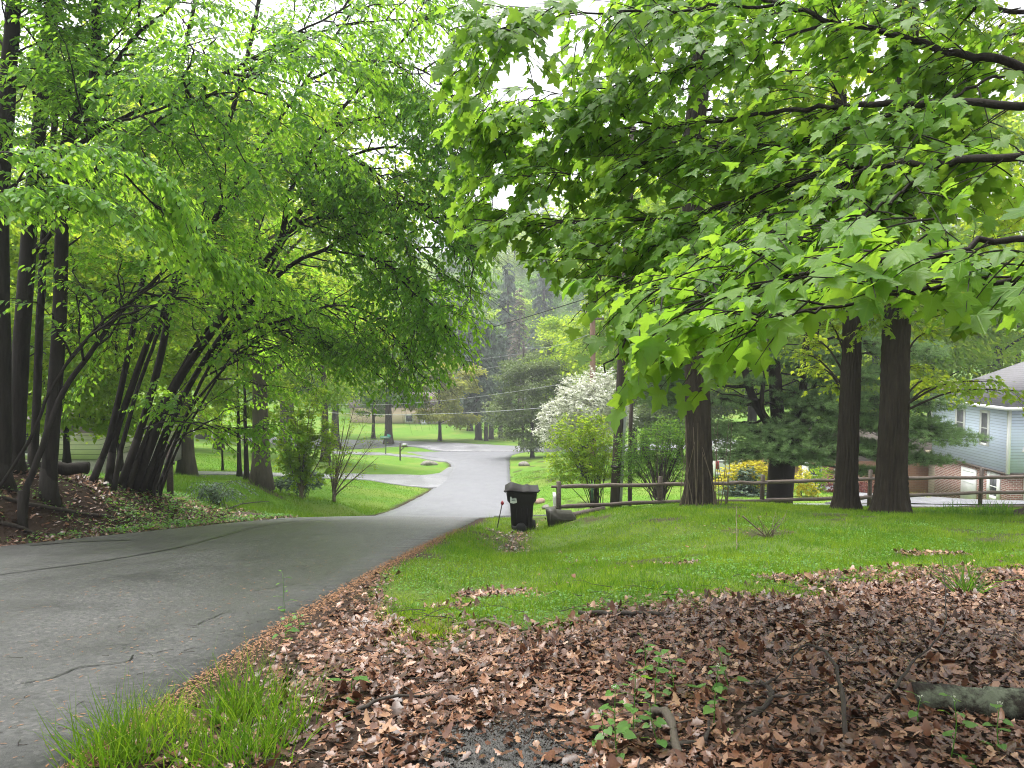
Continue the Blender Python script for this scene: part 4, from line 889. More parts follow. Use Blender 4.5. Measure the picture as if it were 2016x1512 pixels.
# ---------------------------------------------------------------- woods behind
W1 = broad_tree('woodland_tree', 61, 21, 6.0, .32, 11000, (.38,.62), M_mid, M_bark_far, .15, 18, label='broadleaf tree in the hazy woods behind the valley', cat='tree', group='trees of the hazy woods')
W2 = broad_tree('woodland_tree', 62, 18, 6.8, .34, 11000, (.38,.62), M_bright, M_bark_far, .12, 18, label='brighter broadleaf tree in the hazy woods behind the valley', cat='tree', group='bright trees of the hazy woods')
wl = ('broadleaf tree in the hazy woods behind the valley', 'trees of the hazy woods'); wb = ('brighter broadleaf tree in the hazy woods behind the valley', 'bright trees of the hazy woods')
rg = np.random.RandomState(7)
put(W1, 600, 170, 1, 0, first=True); put(W2, 1120, 150, 1, 0, first=True)
spots = []
for d, pxs, st in ((165, (480,560,640,720,800,880,960,1040,1110,1180,1250,1330,1420), 0), (200, tuple(range(300,1800,95)), 1), (245, tuple(range(200,2000,100)), 0), (290, tuple(range(200,2000,120)), 1), (350, tuple(range(200,2000,140)), 0)):
    for px in pxs: spots.append((px+rg.uniform(-25,25), d+rg.uniform(-12,12)))
for k, (px, d) in enumerate(spots):
    w = W2 if rg.rand() < .4 else W1; lb = wb if w is W2 else wl
    s = rg.uniform(.85,1.2); put(w, px, d, (s,s,s*rg.uniform(.9,1.15)), rg.uniform(0,6), *lb)
# nearer leafy trees filling behind the right garden and the left yard
Rb = broad_tree('garden_tree', 63, 14, 5.0, .25, 22000, (.18,.30), M_bright, M_bark_dark, .15, 18, label='bright leafy tree behind the brick house', cat='tree', group='leafy trees behind the right gardens')
gr = 'leafy trees behind the right gardens'
put(Rb, 1640, 56, 1, 0, first=True)
for px, d, s, lb in ((1830,60,1.1,'leafy tree rising behind the blue house roof'),(2000,72,1.2,'leafy tree right of the blue house ridge'),(1480,62,1.0,'leafy tree behind the white pine on its left side'),(1250,66,1.0,'leafy tree behind the lantern post'),(1150,84,1.15,'leafy tree behind the white blossom tree and brown pole'),(1740,72,1.3,'tall leafy tree far behind the brick house'),(1380,80,1.35,'tall leafy tree far behind the mound')):
    put(Rb, px, d, s, rg.uniform(0,6), lb, gr)
for px, d, s, lb in ((1480,52,1.7,'very tall leafy tree behind the white pine'),(1720,56,1.8,'very tall leafy tree behind the furrowed trunks'),(1960,60,2.0,'very tall leafy tree behind the blue house'),(1270,70,1.9,'very tall leafy tree behind the mound trees')): put(Rb, px, d, (s*.85,s*.85,s), rg.uniform(0,6), lb, gr)
# ---------------------------------------------------------------- shrubs
def shrub(name, seed, pts, mat, lsize, nper, stem_from, label, cat, nst=14, spread=.16, T=LEAF, TF=LEAF_F, wood=M_twig, group=None, flatn=.6, twl=(.12,.3), dens=1.0):
    """stems fan out from one foot to the given world points (with radius of the leaf clump there)"""
    rg = np.random.RandomState(seed); b = np.array(stem_from, float); o = thing(name, b, label, cat, group); gt = G(); gl = G()
    for (c, rx, rzz) in pts:
        c = np.array(c)
        m = max(2, int(nst*rx/1.6))
        e = c+np.clip(rg.normal(0,.5,(m,3)),-1,1)*np.array((rx,rx*.8,rzz))
        for q in e:
            mid = b*.45+q*.55+np.array((0,0,(q[2]-b[2])*.12))+rg.normal(0,.05,3)
            L = smooth_line([b+rg.normal(0,.06,3)*np.array((1,1,0)), mid, q], 8); gt.tube(L, np.linspace(.014,.004,8), 5, cap=False)
        N = int(300*rx*rx*max(rzz,.3)/.3*dens)+30; off = rg.normal(0,1,(N,3)); off /= np.maximum(1, np.linalg.norm(off,axis=1)[:,None]/1.25)
        p = c+off*np.array((rx,rx*.8,rzz))*.75; d = nrm(off*np.array((1,1,.6))+rg.normal(0,.5,(N,3))+UP*.2)
        S = twig_lines(p, d, rg.uniform(*twl,N), rg.uniform(0,.3,N), 4); add_lines(gt, S, .004, .001)
        add_leaves(gl, rg, S, nper, lsize, T, TF, side=.8, fwd=.6, droop=.2, tilt=.5, jit=.015, t0=.1)
    gt.build('stems', wood, o, smooth=True); gl.build('foliage', mat, o); return o
# white blossom tree
bb = on_ground(*at(1150, 46))
pts = [(P(px,py,d),r,h) for px,py,d,r,h in [(1110,820,45.5,1.3,.9),(1150,790,45,1.5,.9),(1190,775,46,1.3,.8),(1100,860,45.5,.9,.7),(1170,830,46,1.5,.9),(1135,765,46,.9,.6),(1205,820,46.5,1.2,.9),(1180,745,46,.8,.5),(1075,850,45,.6,.4)]]
shrub('blossom_tree', 71, pts, M_white_fl, (.08,.16), 8, bb, 'small tree covered in white blossom beside the brown utility pole', 'tree', T=DIA, TF=DIA_F, wood=M_bark_dark, twl=(.25,.6), dens=.3)
pts = [(P(px,py,d),r,h) for px,py,d,r,h in [(1130,850,21.6,.5,.4),(1110,890,21.4,.45,.4),(1160,880,21.6,.55,.5),(1185,850,21.8,.4,.35),(1140,920,21.4,.55,.35),(1180,915,21.6,.5,.35),(1105,930,21.2,.3,.25),(1195,895,21.8,.35,.4),(1165,830,22,.25,.25)]]
shrub('garden_shrub', 72, pts, M_bright, (.05,.09), 9, on_ground(*at(1175,21.8)), 'bright green loose shrub left of the dark utility pole', 'shrub', group='shrubs by the rail fence')
pts = [(P(px,py,d),r,h) for px,py,d,r,h in [(1255,880,20.6,.5,.4),(1300,870,20.4,.55,.4),(1340,880,20.2,.5,.4),(1280,915,20.4,.55,.3),(1330,925,20.2,.4,.3),(1240,920,20.8,.4,.3),(1310,845,20.8,.4,.3),(1355,850,20.6,.3,.35)]]
shrub('garden_shrub', 73, pts, M_mid, (.04,.075), 7, on_ground(*at(1300,19.6)), 'twiggy olive shrub with bare arching stems between pole and big trunk', 'shrub', nst=30, group='shrubs by the rail fence', dens=1.7)
# the golden bush, dwarf conifer and border plants on the lawn behind the fence
pts = [(P(px,py,d),r,h) for px,py,d,r,h in [(1450,940,30,.55,.45),(1490,935,30,.55,.5),(1470,920,30.2,.55,.35),(1430,955,29.8,.4,.3),(1505,955,30,.35,.35)]]
shrub('golden_bush', 74, pts, M_yellow, (.06,.11), 9, on_ground(*at(1472,30)), 'rounded golden yellow bush on the lawn behind the fence', 'shrub', T=DIA, TF=DIA_F, dens=1.3, group='border shrubs behind the fence')
pts = [(P(px,py,d),r,h) for px,py,d,r,h in [(1462,950,29.2,.42,.18),(1475,935,29.2,.3,.14),(1455,968,29.1,.6,.12),(1490,972,29.1,.4,.1)]]
shrub('dwarf_conifer', 75, pts, M_spruce, (.06,.11), 12, on_ground(*at(1466,29)), 'dark dwarf conifer growing through the golden bush', 'shrub', T=DIA, TF=DIA_F, group='border shrubs behind the fence')
pts = [(P(px,py,d),r,h) for px,py,d,r,h in [(1575,945,29,.3,.4),(1590,965,29,.25,.2)]]
shrub('golden_bush', 76, pts, M_yellow, (.06,.11), 9, on_ground(*at(1576,29)), 'smaller golden bush just right of the pine trunk', 'shrub', T=DIA, TF=DIA_F, dens=1.4, group='border shrubs behind the fence')
pts = [(P(px,py,d),r,h) for px,py,d,r,h in [(1612,935,32,.45,.3),(1605,955,32,.3,.3)]]
shrub('border_shrub', 77, pts, M_bright, (.07,.12), 8, on_ground(*at(1608,32)), 'leafy green shrub by the brick house left of the slim trunk', 'shrub', group='border shrubs behind the fence')
pts = [(P(px,py,d),r,h) for px,py,d,r,h in [(1650,935,33,.35,.3),(1640,955,33,.35,.3)]]
shrub('border_shrub', 78, pts, M_red_leaf, (.07,.12), 8, on_ground(*at(1645,33)), 'reddish brown leaved shrub by the brick house', 'shrub', group='border shrubs behind the fence')
pts = [(P(1700,945,34),.4,.3),(P(1705,965,33),.3,.2)]
shrub('border_shrub', 79, pts, M_red_leaf, (.06,.1), 8, on_ground(*at(1702,33)), 'dark red low shrub between the two furrowed trunks', 'shrub', group='border shrubs behind the fence')
pts = [(P(1790,985,30),.8,.15),(P(1770,990,30),.5,.12)]
shrub('bedding_plant', 80, pts, M_amber, (.05,.09), 7, on_ground(*at(1785,30)), 'low olive bedding in front of the brick house wall', 'shrub', group='border shrubs behind the fence', dens=.6)
# left lawn: two vase-shaped small trees, dark bed, fern-like shrub
def vase(seed, foot, tops, mat, label, dens, leaf=(.08,.14)):
    rg = np.random.RandomState(seed); b = np.array(foot); o = thing('vase_shaped_tree', b, label, 'tree', 'small vase shaped trees on the left lawn'); gt = G(); gl = G(); TL = []
    for q in tops:
        e = P(*q); L = smooth_line([b+rg.normal(0,.05,3)*np.array((1,1,0)), b+(e-b)*.2*np.array((.45,.45,1)), b+(e-b)*np.array((.55,.55,.6)), e], 14); gt.tube(L, np.linspace(.045,.008,14), 7)
        m = 14; p, tg = along(L, rg.uniform(.35,1,m)); S = twig_lines(p, tg+rg.normal(0,.45,(m,3)), rg.uniform(.4,1.0,m), rg.uniform(0,.2,m), 5); add_lines(gt, S, .007, .002, 4); TL.append(S)
        kk = rg.randint(1,4,m); TL.append(twig_lines(S[np.arange(m),kk], nrm(S[:,4]-S[:,2])+rg.normal(0,.5,(m,3)), rg.uniform(.2,.5,m), rg.uniform(0,.3,m), 5))
    T_ = np.concatenate(TL); add_lines(gt, T_, .005); add_leaves(gl, rg, T_, dens, leaf, LEAF, LEAF_F, tilt=.5, jit=.04)
    gt.build('trunk', M_twig_pale, o, smooth=True); gl.build('crown', mat, o)
vase(81, on_ground(*at(592,30.5)), [(560,850,30),(585,820,30.2),(610,800,30),(640,830,30.4),(560,890,29.8),(650,870,30.5),(600,860,30),(540,830,30.5),(625,760,31),(575,770,31)], M_bright, 'small leafy vase shaped tree on the left lawn', 24, (.10,.18))
vase(82, on_ground(*at(655,31)), [(640,850,31),(655,830,31.2),(680,820,31),(715,840,31.2),(735,870,31.3),(690,850,31.5),(665,880,31),(745,900,31),(700,790,31.5)], M_bright, 'nearly bare vase shaped tree with thin fanned stems', 5, (.05,.10))
pts = [(P(600,945,34),.7,.35),(P(570,950,35),.6,.2)]
shrub('dark_shrub', 83, pts, M_spruce, (.08,.14), 8, on_ground(*at(598,34.5)), 'low dark evergreen shrub at the end of the mulch bed', 'shrub', dens=1.2)
rg = np.random.RandomState(84)
fb = on_ground(*at(425,19.2)); o = thing('arching_shrub', fb, 'dark arching fern-like shrub at the edge of the bank', 'shrub'); gt = G(); gl = G(); FL = []
for k in range(34):
    az = rg.uniform(-2.6,.6); l = rg.uniform(.4,.95); b = fb+np.array((rg.normal(0,.08),rg.normal(0,.06),0)); L = smooth_line([b, b+np.array((math.cos(az)*l*.2,math.sin(az)*l*.15,l*.6)), b+np.array((math.cos(az)*l*.55+.05,math.sin(az)*l*.4,l*.72)), b+np.array((math.cos(az)*l*.95+.15,math.sin(az)*l*.6,l*.35))], 7); gt.tube(L, np.linspace(.007,.002,7), 4, cap=False); FL.append(L)
FL = np.array(FL); add_leaves(gl, rg, FL, 26, (.05,.085), LEAF, LEAF_F, side=1, fwd=.5, droop=.3, tilt=.4, t0=.25); gt.build('stems', M_twig, o); gl.build('foliage', M_spruce, o)

# ---------------------------------------------------------------- rail fence
M_wood = plain('weathered_wood', (.075,.055,.045), .7, var=.5, scale=7, bmp=.4, stretch=(1,6,6))
M_rail = plain('split_rail', (.11,.082,.068), .65, var=.5, scale=9, bmp=.5, stretch=(.6,5,5))
rg = np.random.RandomState(91)
fpx = [(1100,18.4,948,[958,998]),(1300,19.2,938,[954,988]),(1502,19.8,935,[950,986]),(1714,20.3,925,[943,978,1003]),(1933,20.8,922,[940,970,998]),(2150,21.3,918,[937,968,997])]
fo = on_ground(*at(1502,19.8)); fence = thing('rail_fence', fo, 'dark split rail fence running across behind the mound trunks', 'fence')
fence_pts = []
for (px,d,top,rails) in fpx:
    b = on_ground(*at(px,d),-.2); t = P(px,top,d); g = G(); w = .115
    q = np.array([b, b*.5+t*.5, t]); g.tube(q, [.062,.06,.057], 4 if False else 6, tone=.5); g.build('post', M_wood, fence)
for (p0, p1) in zip(fpx[:-1], fpx[1:]):
    n = min(len(p0[3]), len(p1[3])) if len(p0[3]) == len(p1[3]) else 2
    rl = list(zip(p0[3][:2], p1[3][:2]))
    if len(p1[3]) == 3: rl.append((p0[3][2] if len(p0[3]) == 3 else 1012, p1[3][2]))
    for a, c in rl:
        A_ = P(p0[0]-14, a, p0[1]-.02); Z = P(p1[0]+10, c, p1[1]-.02); t = np.linspace(0,1,9)[:,None]; L = A_+(Z-A_)*t+rg.normal(0,.008,(9,3)); g = G(); g.tube(L, np.r_[.03,np.full(7,.05),.03]*rg.uniform(.92,1.08,9), 7, bump=.12, rng=rg); g.build('rail', M_rail, fence)

# ---------------------------------------------------------------- wheeled bin, stake, tote, timbers
M_bin = plain('bin_plastic', (.013,.011,.010), .62, var=.25, scale=30, spec=.2)
M_black = plain('black_rubber', (.012,.012,.012), .6, var=.2)
M_sticker = plain('sticker_white', (.62,.66,.62), .5, var=.08)
M_teal = plain('sticker_teal', (.05,.13,.10), .5, var=.1)
bx = on_ground(*at(1027,17.5)); bx[2] = P(1027,1043,17.5)[2]
binr = thing('wheeled_bin', bx, 'dark brown wheeled refuse bin with white sticker at the roadside', 'bin')
def ringbox(g, rows, m=0, n=6):
    """rounded-rectangle loft: rows of (z, halfwidth x, halfdepth y, xoff, yoff)"""
    V = []; c = .18; K = 0
    for (z, hx, hy, ox, oy) in rows:
        r = min(hx, hy)*c*2; ring = []
        for (sx, sy, a0) in ((1,1,0),(-1,1,90),(-1,-1,180),(1,-1,270)):
            for a in np.linspace(R(a0), R(a0+90), n): ring.append((ox+sx*(hx-r)+r*math.cos(a), oy+sy*(hy-r)+r*math.sin(a), z))
        K = len(ring); V += ring
    i, j = np.meshgrid(np.arange(len(rows)-1), np.arange(K), indexing='ij'); j2 = (j+1) % K
    fs = [tuple(f) for f in np.stack([i*K+j, i*K+j2, (i+1)*K+j2, (i+1)*K+j], -1).reshape(-1,4)] + [tuple(range(K))[::-1], tuple(range((len(rows)-1)*K, len(rows)*K))]
    g.add(np.array(V)+bx, fs, m)
H = .95
g = G(); ringbox(g, [(.04,.225,.25,0,0),(.10,.235,.26,0,0),(.60,.265,.29,0,0),(.655,.275,.30,0,0),(.72,.325,.335,.0,0),(.86,.345,.35,0,0),(H-.02,.35,.355,0,0),(H-.015,.375,.38,0,0),(H+.0,.378,.383,0,0)]); 
for k in (-.12,0,.12): g.box(bx+np.array((k,-.275,.34)), (.022,.03,.44), 0, rx=.06)
g.build('body', M_bin, binr, smooth=False)
# lid: a sheet sagging from a high left hump to the right, as it lies in the photograph
g = G(); nxl = 18; xs = np.linspace(-.385,.385,nxl); prof = np.interp(xs, [-.385,-.34,-.27,-.2,-.05,.05,.10,.14,.18,.34,.385],[.012,.03,.062,.06,.028,.008,.03,.03,.012,.008,.02]); rows = []
for y, k in ((-.40,.2),(-.36,.9),(-.1,1.2),(.2,1.1),(.38,.7),(.40,.1)): rows.append(np.c_[xs, np.full(nxl,y), H+.004+prof*k*1.7+.004])
V = np.concatenate(rows+[r-np.array((0,0,.012)) for r in rows])+bx; n = nxl; m_ = len(rows); fs = []
for lay in (0,1):
    for i in range(m_-1):
        for j in range(n-1): f = (lay*m_*n+i*n+j, lay*m_*n+i*n+j+1, lay*m_*n+(i+1)*n+j+1, lay*m_*n+(i+1)*n+j); fs.append(f if lay == 0 else f[::-1])
g.add(V, fs); g.tube(np.array([bx+(-.40,-.36,H+.025), bx+(-.36,-.37,H-.01)]), .018, 6); g.tube(np.array([bx+(.41,-.33,H+.03), bx+(.35,-.36,H-.02)]), .016, 6)
g.build('lid', M_bin, binr)
g = G(); g.tube(np.array([bx+(-.22,.42,H-.06), bx+(.22,.42,H-.06)]), .016, 8); g.tube(np.array([bx+(-.2,.34,H-.07), bx+(-.2,.42,H-.06)]), .014, 6); g.tube(np.array([bx+(.2,.34,H-.07), bx+(.2,.42,H-.06)]), .014, 6); g.build('handle', M_bin, binr)
for (ox, oy) in ((.31,.02),(-.02,-.30)):
    w = G(); c = bx+np.array((ox,oy,.115)); 
    if ox > .2: w.tube(np.array([c+(-.09,0,0), c+(-.085,0,0), c+(.0,0,0), c+(.012,0,0)]), [.095,.115,.115,.09], 22)
    else: w.tube(np.array([c+(0,.03,0), c+(0,.025,0), c+(0,-.05,0), c+(0,-.06,0)]), [.095,.115,.115,.09], 22)
    w.build('wheel', M_black, binr, smooth=False)
g = G(); g.box(bx+np.array((-.05,-.27,.10)), (.34,.06,.10)); g.tube(np.array([bx+(-.05,-.3,.115), bx+(.3,.02,.115)]), .014, 8); g.build('axle', M_black, binr)
# sticker: white patch with a rising letter at its left, teal bar and small lettering
g = G(); sx, sz = bx[0]-.185, bx[2]+.765; yy = bx[1]-.353
g.add(np.array([(sx-.075,yy,sz-.07),(sx+.0,yy,sz-.085),(sx+.075,yy,sz-.065),(sx+.07,yy,sz+.0),(sx+.055,yy,sz+.03),(sx-.03,yy,sz+.025),(sx-.05,yy,sz+.05),(sx-.04,yy,sz+.062),(sx-.065,yy,sz+.075),(sx-.08,yy,sz+.05)]), [tuple(range(10))])
for k in range(3): g.tube(np.array([(sx-.02+.03*k,yy-.002,sz+.02),(sx-.012+.03*k,yy-.002,sz+.045),(sx+.0+.03*k,yy-.002,sz+.02)]), .006, 4)
g.box((sx+.0,yy-.004,sz-.018), (.085,.004,.014), 1, ry=.08)
for k in range(4): g.box((sx-.03+.02*k,yy-.004,sz+.008), (.008,.004,.018), 1)
st = g.build('sticker', [M_sticker, M_teal], binr)
# reflector stake
M_red = plain('red_reflector', (.30,.02,.035), .35, var=.15); M_rod = plain('stake_rod', (.04,.032,.03), .5)
a, c = P(978,1052,16.6), P(989,990,16.5); sb = on_ground(a[0],a[1]); o = thing('marker_stake', sb, 'thin dark marker stake topped by a small red reflector', 'stake')
g = G(); g.tube(np.array([sb-UP*.05, (sb+c)/2+np.array((.004,0,0)), c]), .011, 6); g.build('rod', M_rod, o); g = G(); g.tube(np.array([c-UP*.05, c-UP*.02, c+UP*.01, c+UP*.05]), [.012,.036,.034,.006], 8); g.build('reflector', M_red, o)
# tote lying by the fence end
tb = on_ground(*at(1105,17.7)); tz = P(1105,1036,17.7)[2]; tb[2] = tz
M_tote = plain('tote_plastic', (.035,.033,.022), .55, var=.3, scale=14)
g = G(); K = 0
q = [(-.30,0,.0),(.36,0,.0),(.36,0,.17),(.25,0,.33),(-.11,0,.35),(-.12,0,.41),(-.36,0,.40)]
V = np.array([(x,-.22,z) for x,_,z in q]+[(x,.24,z) for x,_,z in q])+tb; n = len(q)
g.add(V, [tuple(range(n)), tuple(range(n,2*n))[::-1]]+[(i,i+n,(i+1)%n+n,(i+1)%n) for i in range(n)])
g.box(tb+np.array((.12,-.225,.21)), (.44,.02,.025), ry=.02); g.box(tb+np.array((.02,-.225,.06)), (.6,.018,.03)); g.box(tb+np.array((-.27,-.222,.2)), (.03,.02,.36), ry=.12)
g.build('plastic_tote', M_tote, base=tb, label='dark open plastic tote with raised end beside the fence post', cat='tote')
A_, Z = on_ground(*at(1128,18.0),.07), on_ground(*at(1190,18.6),.05); g = G(); g.tube(np.array([A_,A_*.5+Z*.5,Z]), [.08,.085,.07], 6); g.build('edging_timber', M_wood, base=A_, label='short dark edging timber lying beside the plastic tote', cat='timber')
# curved white board at the fence end
wbm = plain('white_paint', (.72,.72,.72), .5, var=.06); b0 = on_ground(*at(1088,19.4)); g = G(); zz = np.linspace(-.05, .62, 9); cv = [(-.0+.16*max(0,(.62-z))**2*.9, z) for z in zz]
V = []
for x, z in cv: V += [b0+np.array((x+.02,-.08,z)), b0+np.array((x+.09,-.08,z)), b0+np.array((x+.09,.28,z)), b0+np.array((x+.02,.28,z))]
fs = [(i*4+j,i*4+(j+1)%4,(i+1)*4+(j+1)%4,(i+1)*4+j) for i in range(8) for j in range(4)]+[(0,3,2,1),(32,33,34,35)]; g.add(np.array(V), fs); g.build('white_board', wbm, base=b0, label='curved white board standing at the end of the rail fence', cat='board')
gp = on_ground(*at(1166,20.0)); M_green = plain('green_plastic', (.03,.09,.05), .45); o = thing('wire_stake', gp, 'thin wire stake with a dark green sleeve behind the fence', 'stake')
g = G(); g.tube(np.array([gp-UP*.05, P(1166,1000,20), P(1166,955,20)]), .008, 5); g.build('wire', M_rod, o); g = G(); g.tube(np.array([P(1166,985,20), P(1166,952,20)]), .03, 8); g.build('sleeve', M_green, o)
# bank post
pb2 = on_ground(*at(333,18.0)); t = P(333,880,18.0); g = G(); g.box((pb2*.5+t*.5), (.135,.135,t[2]-pb2[2]+.3), rz=.3); o = thing('timber_post', pb2, 'square timber post standing at the end of the left bank', 'post'); g.build('post', M_wood, o); g = G(); k = P(341,912,17.9); g.tube(np.array([k-(.03,0,0), k+(.03,0,0)]), .035, 10); g.build('knob', M_rod, o)
# logs
rg = np.random.RandomState(92)
A_, Z = P(10,925,14.6), P(174,921,15.2); A_ = A_-UP*.0; t = np.linspace(0,1,16)[:,None]; L = A_+(Z-A_)*t+rg.normal(0,.012,(16,3)); g = G(); g.tube(L, np.linspace(.14,.115,16)*rg.uniform(.93,1.07,16), 18, bump=.08, rng=rg); g.build('fallen_log', M_bark_dark, base=L[0], label='thick dead log lying across the bank between the trunks', cat='log')
A_, Z = P(1800,1372,3.55), P(2200,1390,3.3); A_[2] = float(ground(A_[0],A_[1]))+.042; Z[2] = float(ground(Z[0],Z[1]))+.045; L = A_+(Z-A_)*np.linspace(0,1,34)[:,None]; L += rg.normal(0,.003,L.shape); g = G(); g.tube(L, np.linspace(.062,.082,34)*rg.uniform(.94,1.06,34), 40, bump=.06, rng=rg); g.build('mossy_log', M_moss_log, base=A_, label='lichen covered grey green log lying on the dead leaves', cat='log')
def stick(pts, r0, r1, label, cat='branch', name='fallen_branch', mat=M_twig, n=18, sides=9, wob=.004, forks=()):
    L = smooth_line(pts, n); L += rg.normal(0, wob, L.shape); o = G(); o.tube(L, np.linspace(r0,r1,n)*rg.uniform(.85,1.15,n), sides, bump=.1, rng=rg)
    for (s, d, l, r) in forks:
        p, _ = along(L, [s]); q = p[0]+np.array(d)/np.linalg.norm(d)*l*np.linspace(0,1,8)[:,None]+rg.normal(0,.006,(8,3)); o.tube(q, np.linspace(r,.0015,8), 6)
    return o.build(name, mat, base=pts[0], label=label, cat=cat, smooth=True)
def gp_(px, py, up=0.0): q = ray_ground(px, py); return q+UP*up
fb_ = 'branches lying on the leaf litter'
stick([gp_(1262,1425,.01), gp_(1290,1415,.04), gp_(1315,1428,.05), gp_(1330,1480,.035), gp_(1345,1530,.01)], .019, .017, 'thick bent grey branch end poking from the leaves', mat=M_bark_grey, sides=14)
stick([gp_(1255,1478,.02), gp_(1330,1480,.03), gp_(1385,1470,.03), gp_(1398,1440,.04)], .014, .008, 'short dark branch hooked behind the thick bent one')
stick([gp_(1665,1470,.0), gp_(1660,1440,.10), gp_(1645,1385,.17), gp_(1610,1350,.2), gp_(1570,1340,.17), gp_(1550,1360,.1)], .012, .004, 'arched dark twig rising out of the dead leaves', forks=[(.4,(.6,.2,.4),.2,.005),(.62,(.5,.3,.5),.15,.004),(.3,(-.8,.1,.2),.25,.004)])
stick([gp_(1470,1430,.03), gp_(1510,1405,.05), gp_(1520,1390,.06), gp_(1500,1370,.07)], .014, .009, 'crooked dark stub with short side twigs', forks=[(.5,(1,.2,.05),.35,.006),(.55,(-.5,-.2,-.02),.15,.005),(.9,(.6,.3,.3),.14,.009),(.9,(-.4,.3,-.1),.12,.005)])
stick([gp_(680,1420,.03), gp_(760,1395,.05), gp_(850,1385,.04), gp_(940,1360,.03)], .010, .004, 'long curved dark stick beside the low weed sprig', forks=[(.5,(.8,.5,.1),.2,.003)])
stick([gp_(1140,1215,.03), gp_(1220,1218,.04), gp_(1305,1222,.05)], .018, .012, 'straight dark branch where lawn meets leaf litter', forks=[(.95,(.3,.1,.9),.08,.007)])
stick([gp_(890,1240,.03), gp_(960,1232,.04), gp_(1010,1245,.03)], .014, .008, 'weathered pale brown stick at the lawn edge', mat=M_twig_pale)
stick([gp_(1745,1385,.02), gp_(1800,1340,.10), gp_(1860,1300,.2), gp_(1850,1210,.42)], .008, .002, 'thin upright dead twig left of the mossy log', forks=[(.3,(-.7,.2,.6),.25,.003),(.45,(-.3,.1,1),.3,.003)])
stick([gp_(1790,1358,.05), gp_(1850,1395,.06), gp_(1885,1425,.02)], .007, .005, 'pale broken stick leaning on the mossy log', mat=M_twig_pale)
stick([gp_(-40,970,.02), gp_(60,1000,.06), gp_(160,1015,.05), gp_(230,1022,.02)], .045, .02, 'long dark limb lying down the left bank', sides=10)
stick([gp_(0,1032,.02), gp_(40,1045,.06), gp_(75,1058,.04)], .04, .02, 'short dark chunk of wood at the bank foot')
stick([gp_(440,1008,.02), gp_(480,1000,.12), gp_(530,997,.18)], .025, .012, 'dark stick jutting from the mulch heap')
# reeds and the pruned bush on the lawn
stick([gp_(1450,1082,0), gp_(1450,1060,.15), gp_(1449,1036,.34)], .006, .004, 'single thin reddish stake stuck in the lawn', cat='stake', name='garden_stake', mat=M_twig_pale)
pbush = gp_(1512,1060); o = thing('pruned_bush', pbush, 'small pruned leafless bush with a few stubs on the lawn', 'shrub'); g = G(); gl = G(); TL = []
for k in range(16):
    e = P(1512+rg.uniform(-48,42), 1015+rg.uniform(-12,30), pbush[1]+rg.uniform(-.25,.25)); L = smooth_line([pbush+rg.normal(0,.03,3)*np.array((1,1,0)), pbush*.5+e*.5+rg.normal(0,.04,3)*np.array((1,1,.3)), e], 8); g.tube(L, np.linspace(.008,.002,8), 6); TL.append(L)
L = smooth_line([pbush, P(1490,1040,pbush[1]), P(1462,1016,pbush[1])], 8); g.tube(L, [.011]*7+[.014], 7)
add_leaves(gl, rg, np.array(TL)[:14], 5, (.02,.045), LEAF, LEAF_F, t0=.4); g.build('stems', M_twig_pale, o, smooth=True); gl.build('leaves', M_mid, o)

# ---------------------------------------------------------------- poles, lantern and wires
M_pole = plain('creosote_pole', (.05,.036,.028), .8, var=.4, scale=6, bmp=.4, stretch=(6,6,.4)); M_pole2 = plain('brown_pole', (.26,.15,.11), .8, var=.3, scale=6, stretch=(6,6,.4)); M_steel = plain('grey_conduit', (.42,.43,.44), .4, .3, var=.12); M_cer = plain('insulator', (.5,.5,.5), .3)
def pole(name, foot, topp, r, label, mat, conduit=False, arm=None, trafo=None):
    o = thing(name, foot, label, 'utility pole', 'utility poles along the road'); g = G(); f = np.array(foot); t = np.array(topp); ax = (t-f)
    L = f-UP*.3+np.linspace(0,1,10)[:,None]*(ax+UP*.3); g.tube(L, np.linspace(r,r*.68,10), 14); g.build('pole', mat, o, smooth=True)
    if conduit:
        g = G(); q = f+np.linspace(.0,.62,8)[:,None]*ax+np.array((r*1.15,-r*.5,0)); g.tube(q, .042, 10)
        g.build('conduit', M_steel, o, smooth=True); g = G()
        for s in (.12,.3,.45,.58): c = f+ax*s; g.tube(np.array([c-UP*.03, c+UP*.03]), r*1.12, 14); c2 = c+np.array((r*1.15,-r*.5,0)); g.tube(np.array([c2-UP*.025, c2+UP*.025]), .055, 10)
        g.build('strap', M_rod, o)
    if arm:
        for zz, ln in arm:
            c = f+ax*zz; g = G(); g.box(c+np.array((0,-r,0)), (ln,.10,.12)); g.build('crossarm', M_wood, o); g = G()
            for k in (-.45,-.2,.2,.45): g.tube(np.array([c+(ln*k,-r,.06), c+(ln*k,-r,.12), c+(ln*k,-r,.2)]), [.03,.06,.04], 8)
            g.build('insulators', M_cer, o)
    if trafo: c = f+ax*trafo+np.array((.35,-.1,0)); g = G(); g.tube(np.array([c-UP*.55, c-UP*.5, c+UP*.45, c+UP*.55]), [.2,.27,.27,.18], 14); g.build('transformer', M_steel, o)
    return o
pole('utility_pole', on_ground(*at(1210,21.2)), P(1246,250,21.2), .14, 'dark leaning utility pole with a silver conduit behind the fence', M_pole, conduit=True)
pole('utility_pole', on_ground(*at(1167,50)), P(1167,605,50), .24, 'reddish brown utility pole rising behind the white blossom tree', M_pole2, arm=[(.93,1.4)])
pole('utility_pole', on_ground(*at(1029,97)), P(1031,672,97), .17, 'far grey utility pole with transformer in front of the dying spruce', M_pole, arm=[(.72,4.2)], trafo=.5)
lp = on_ground(*at(1241,22.8)); o = thing('lantern_post', lp, 'slim dark post carrying a white topped lantern on a bracket', 'lamp post')
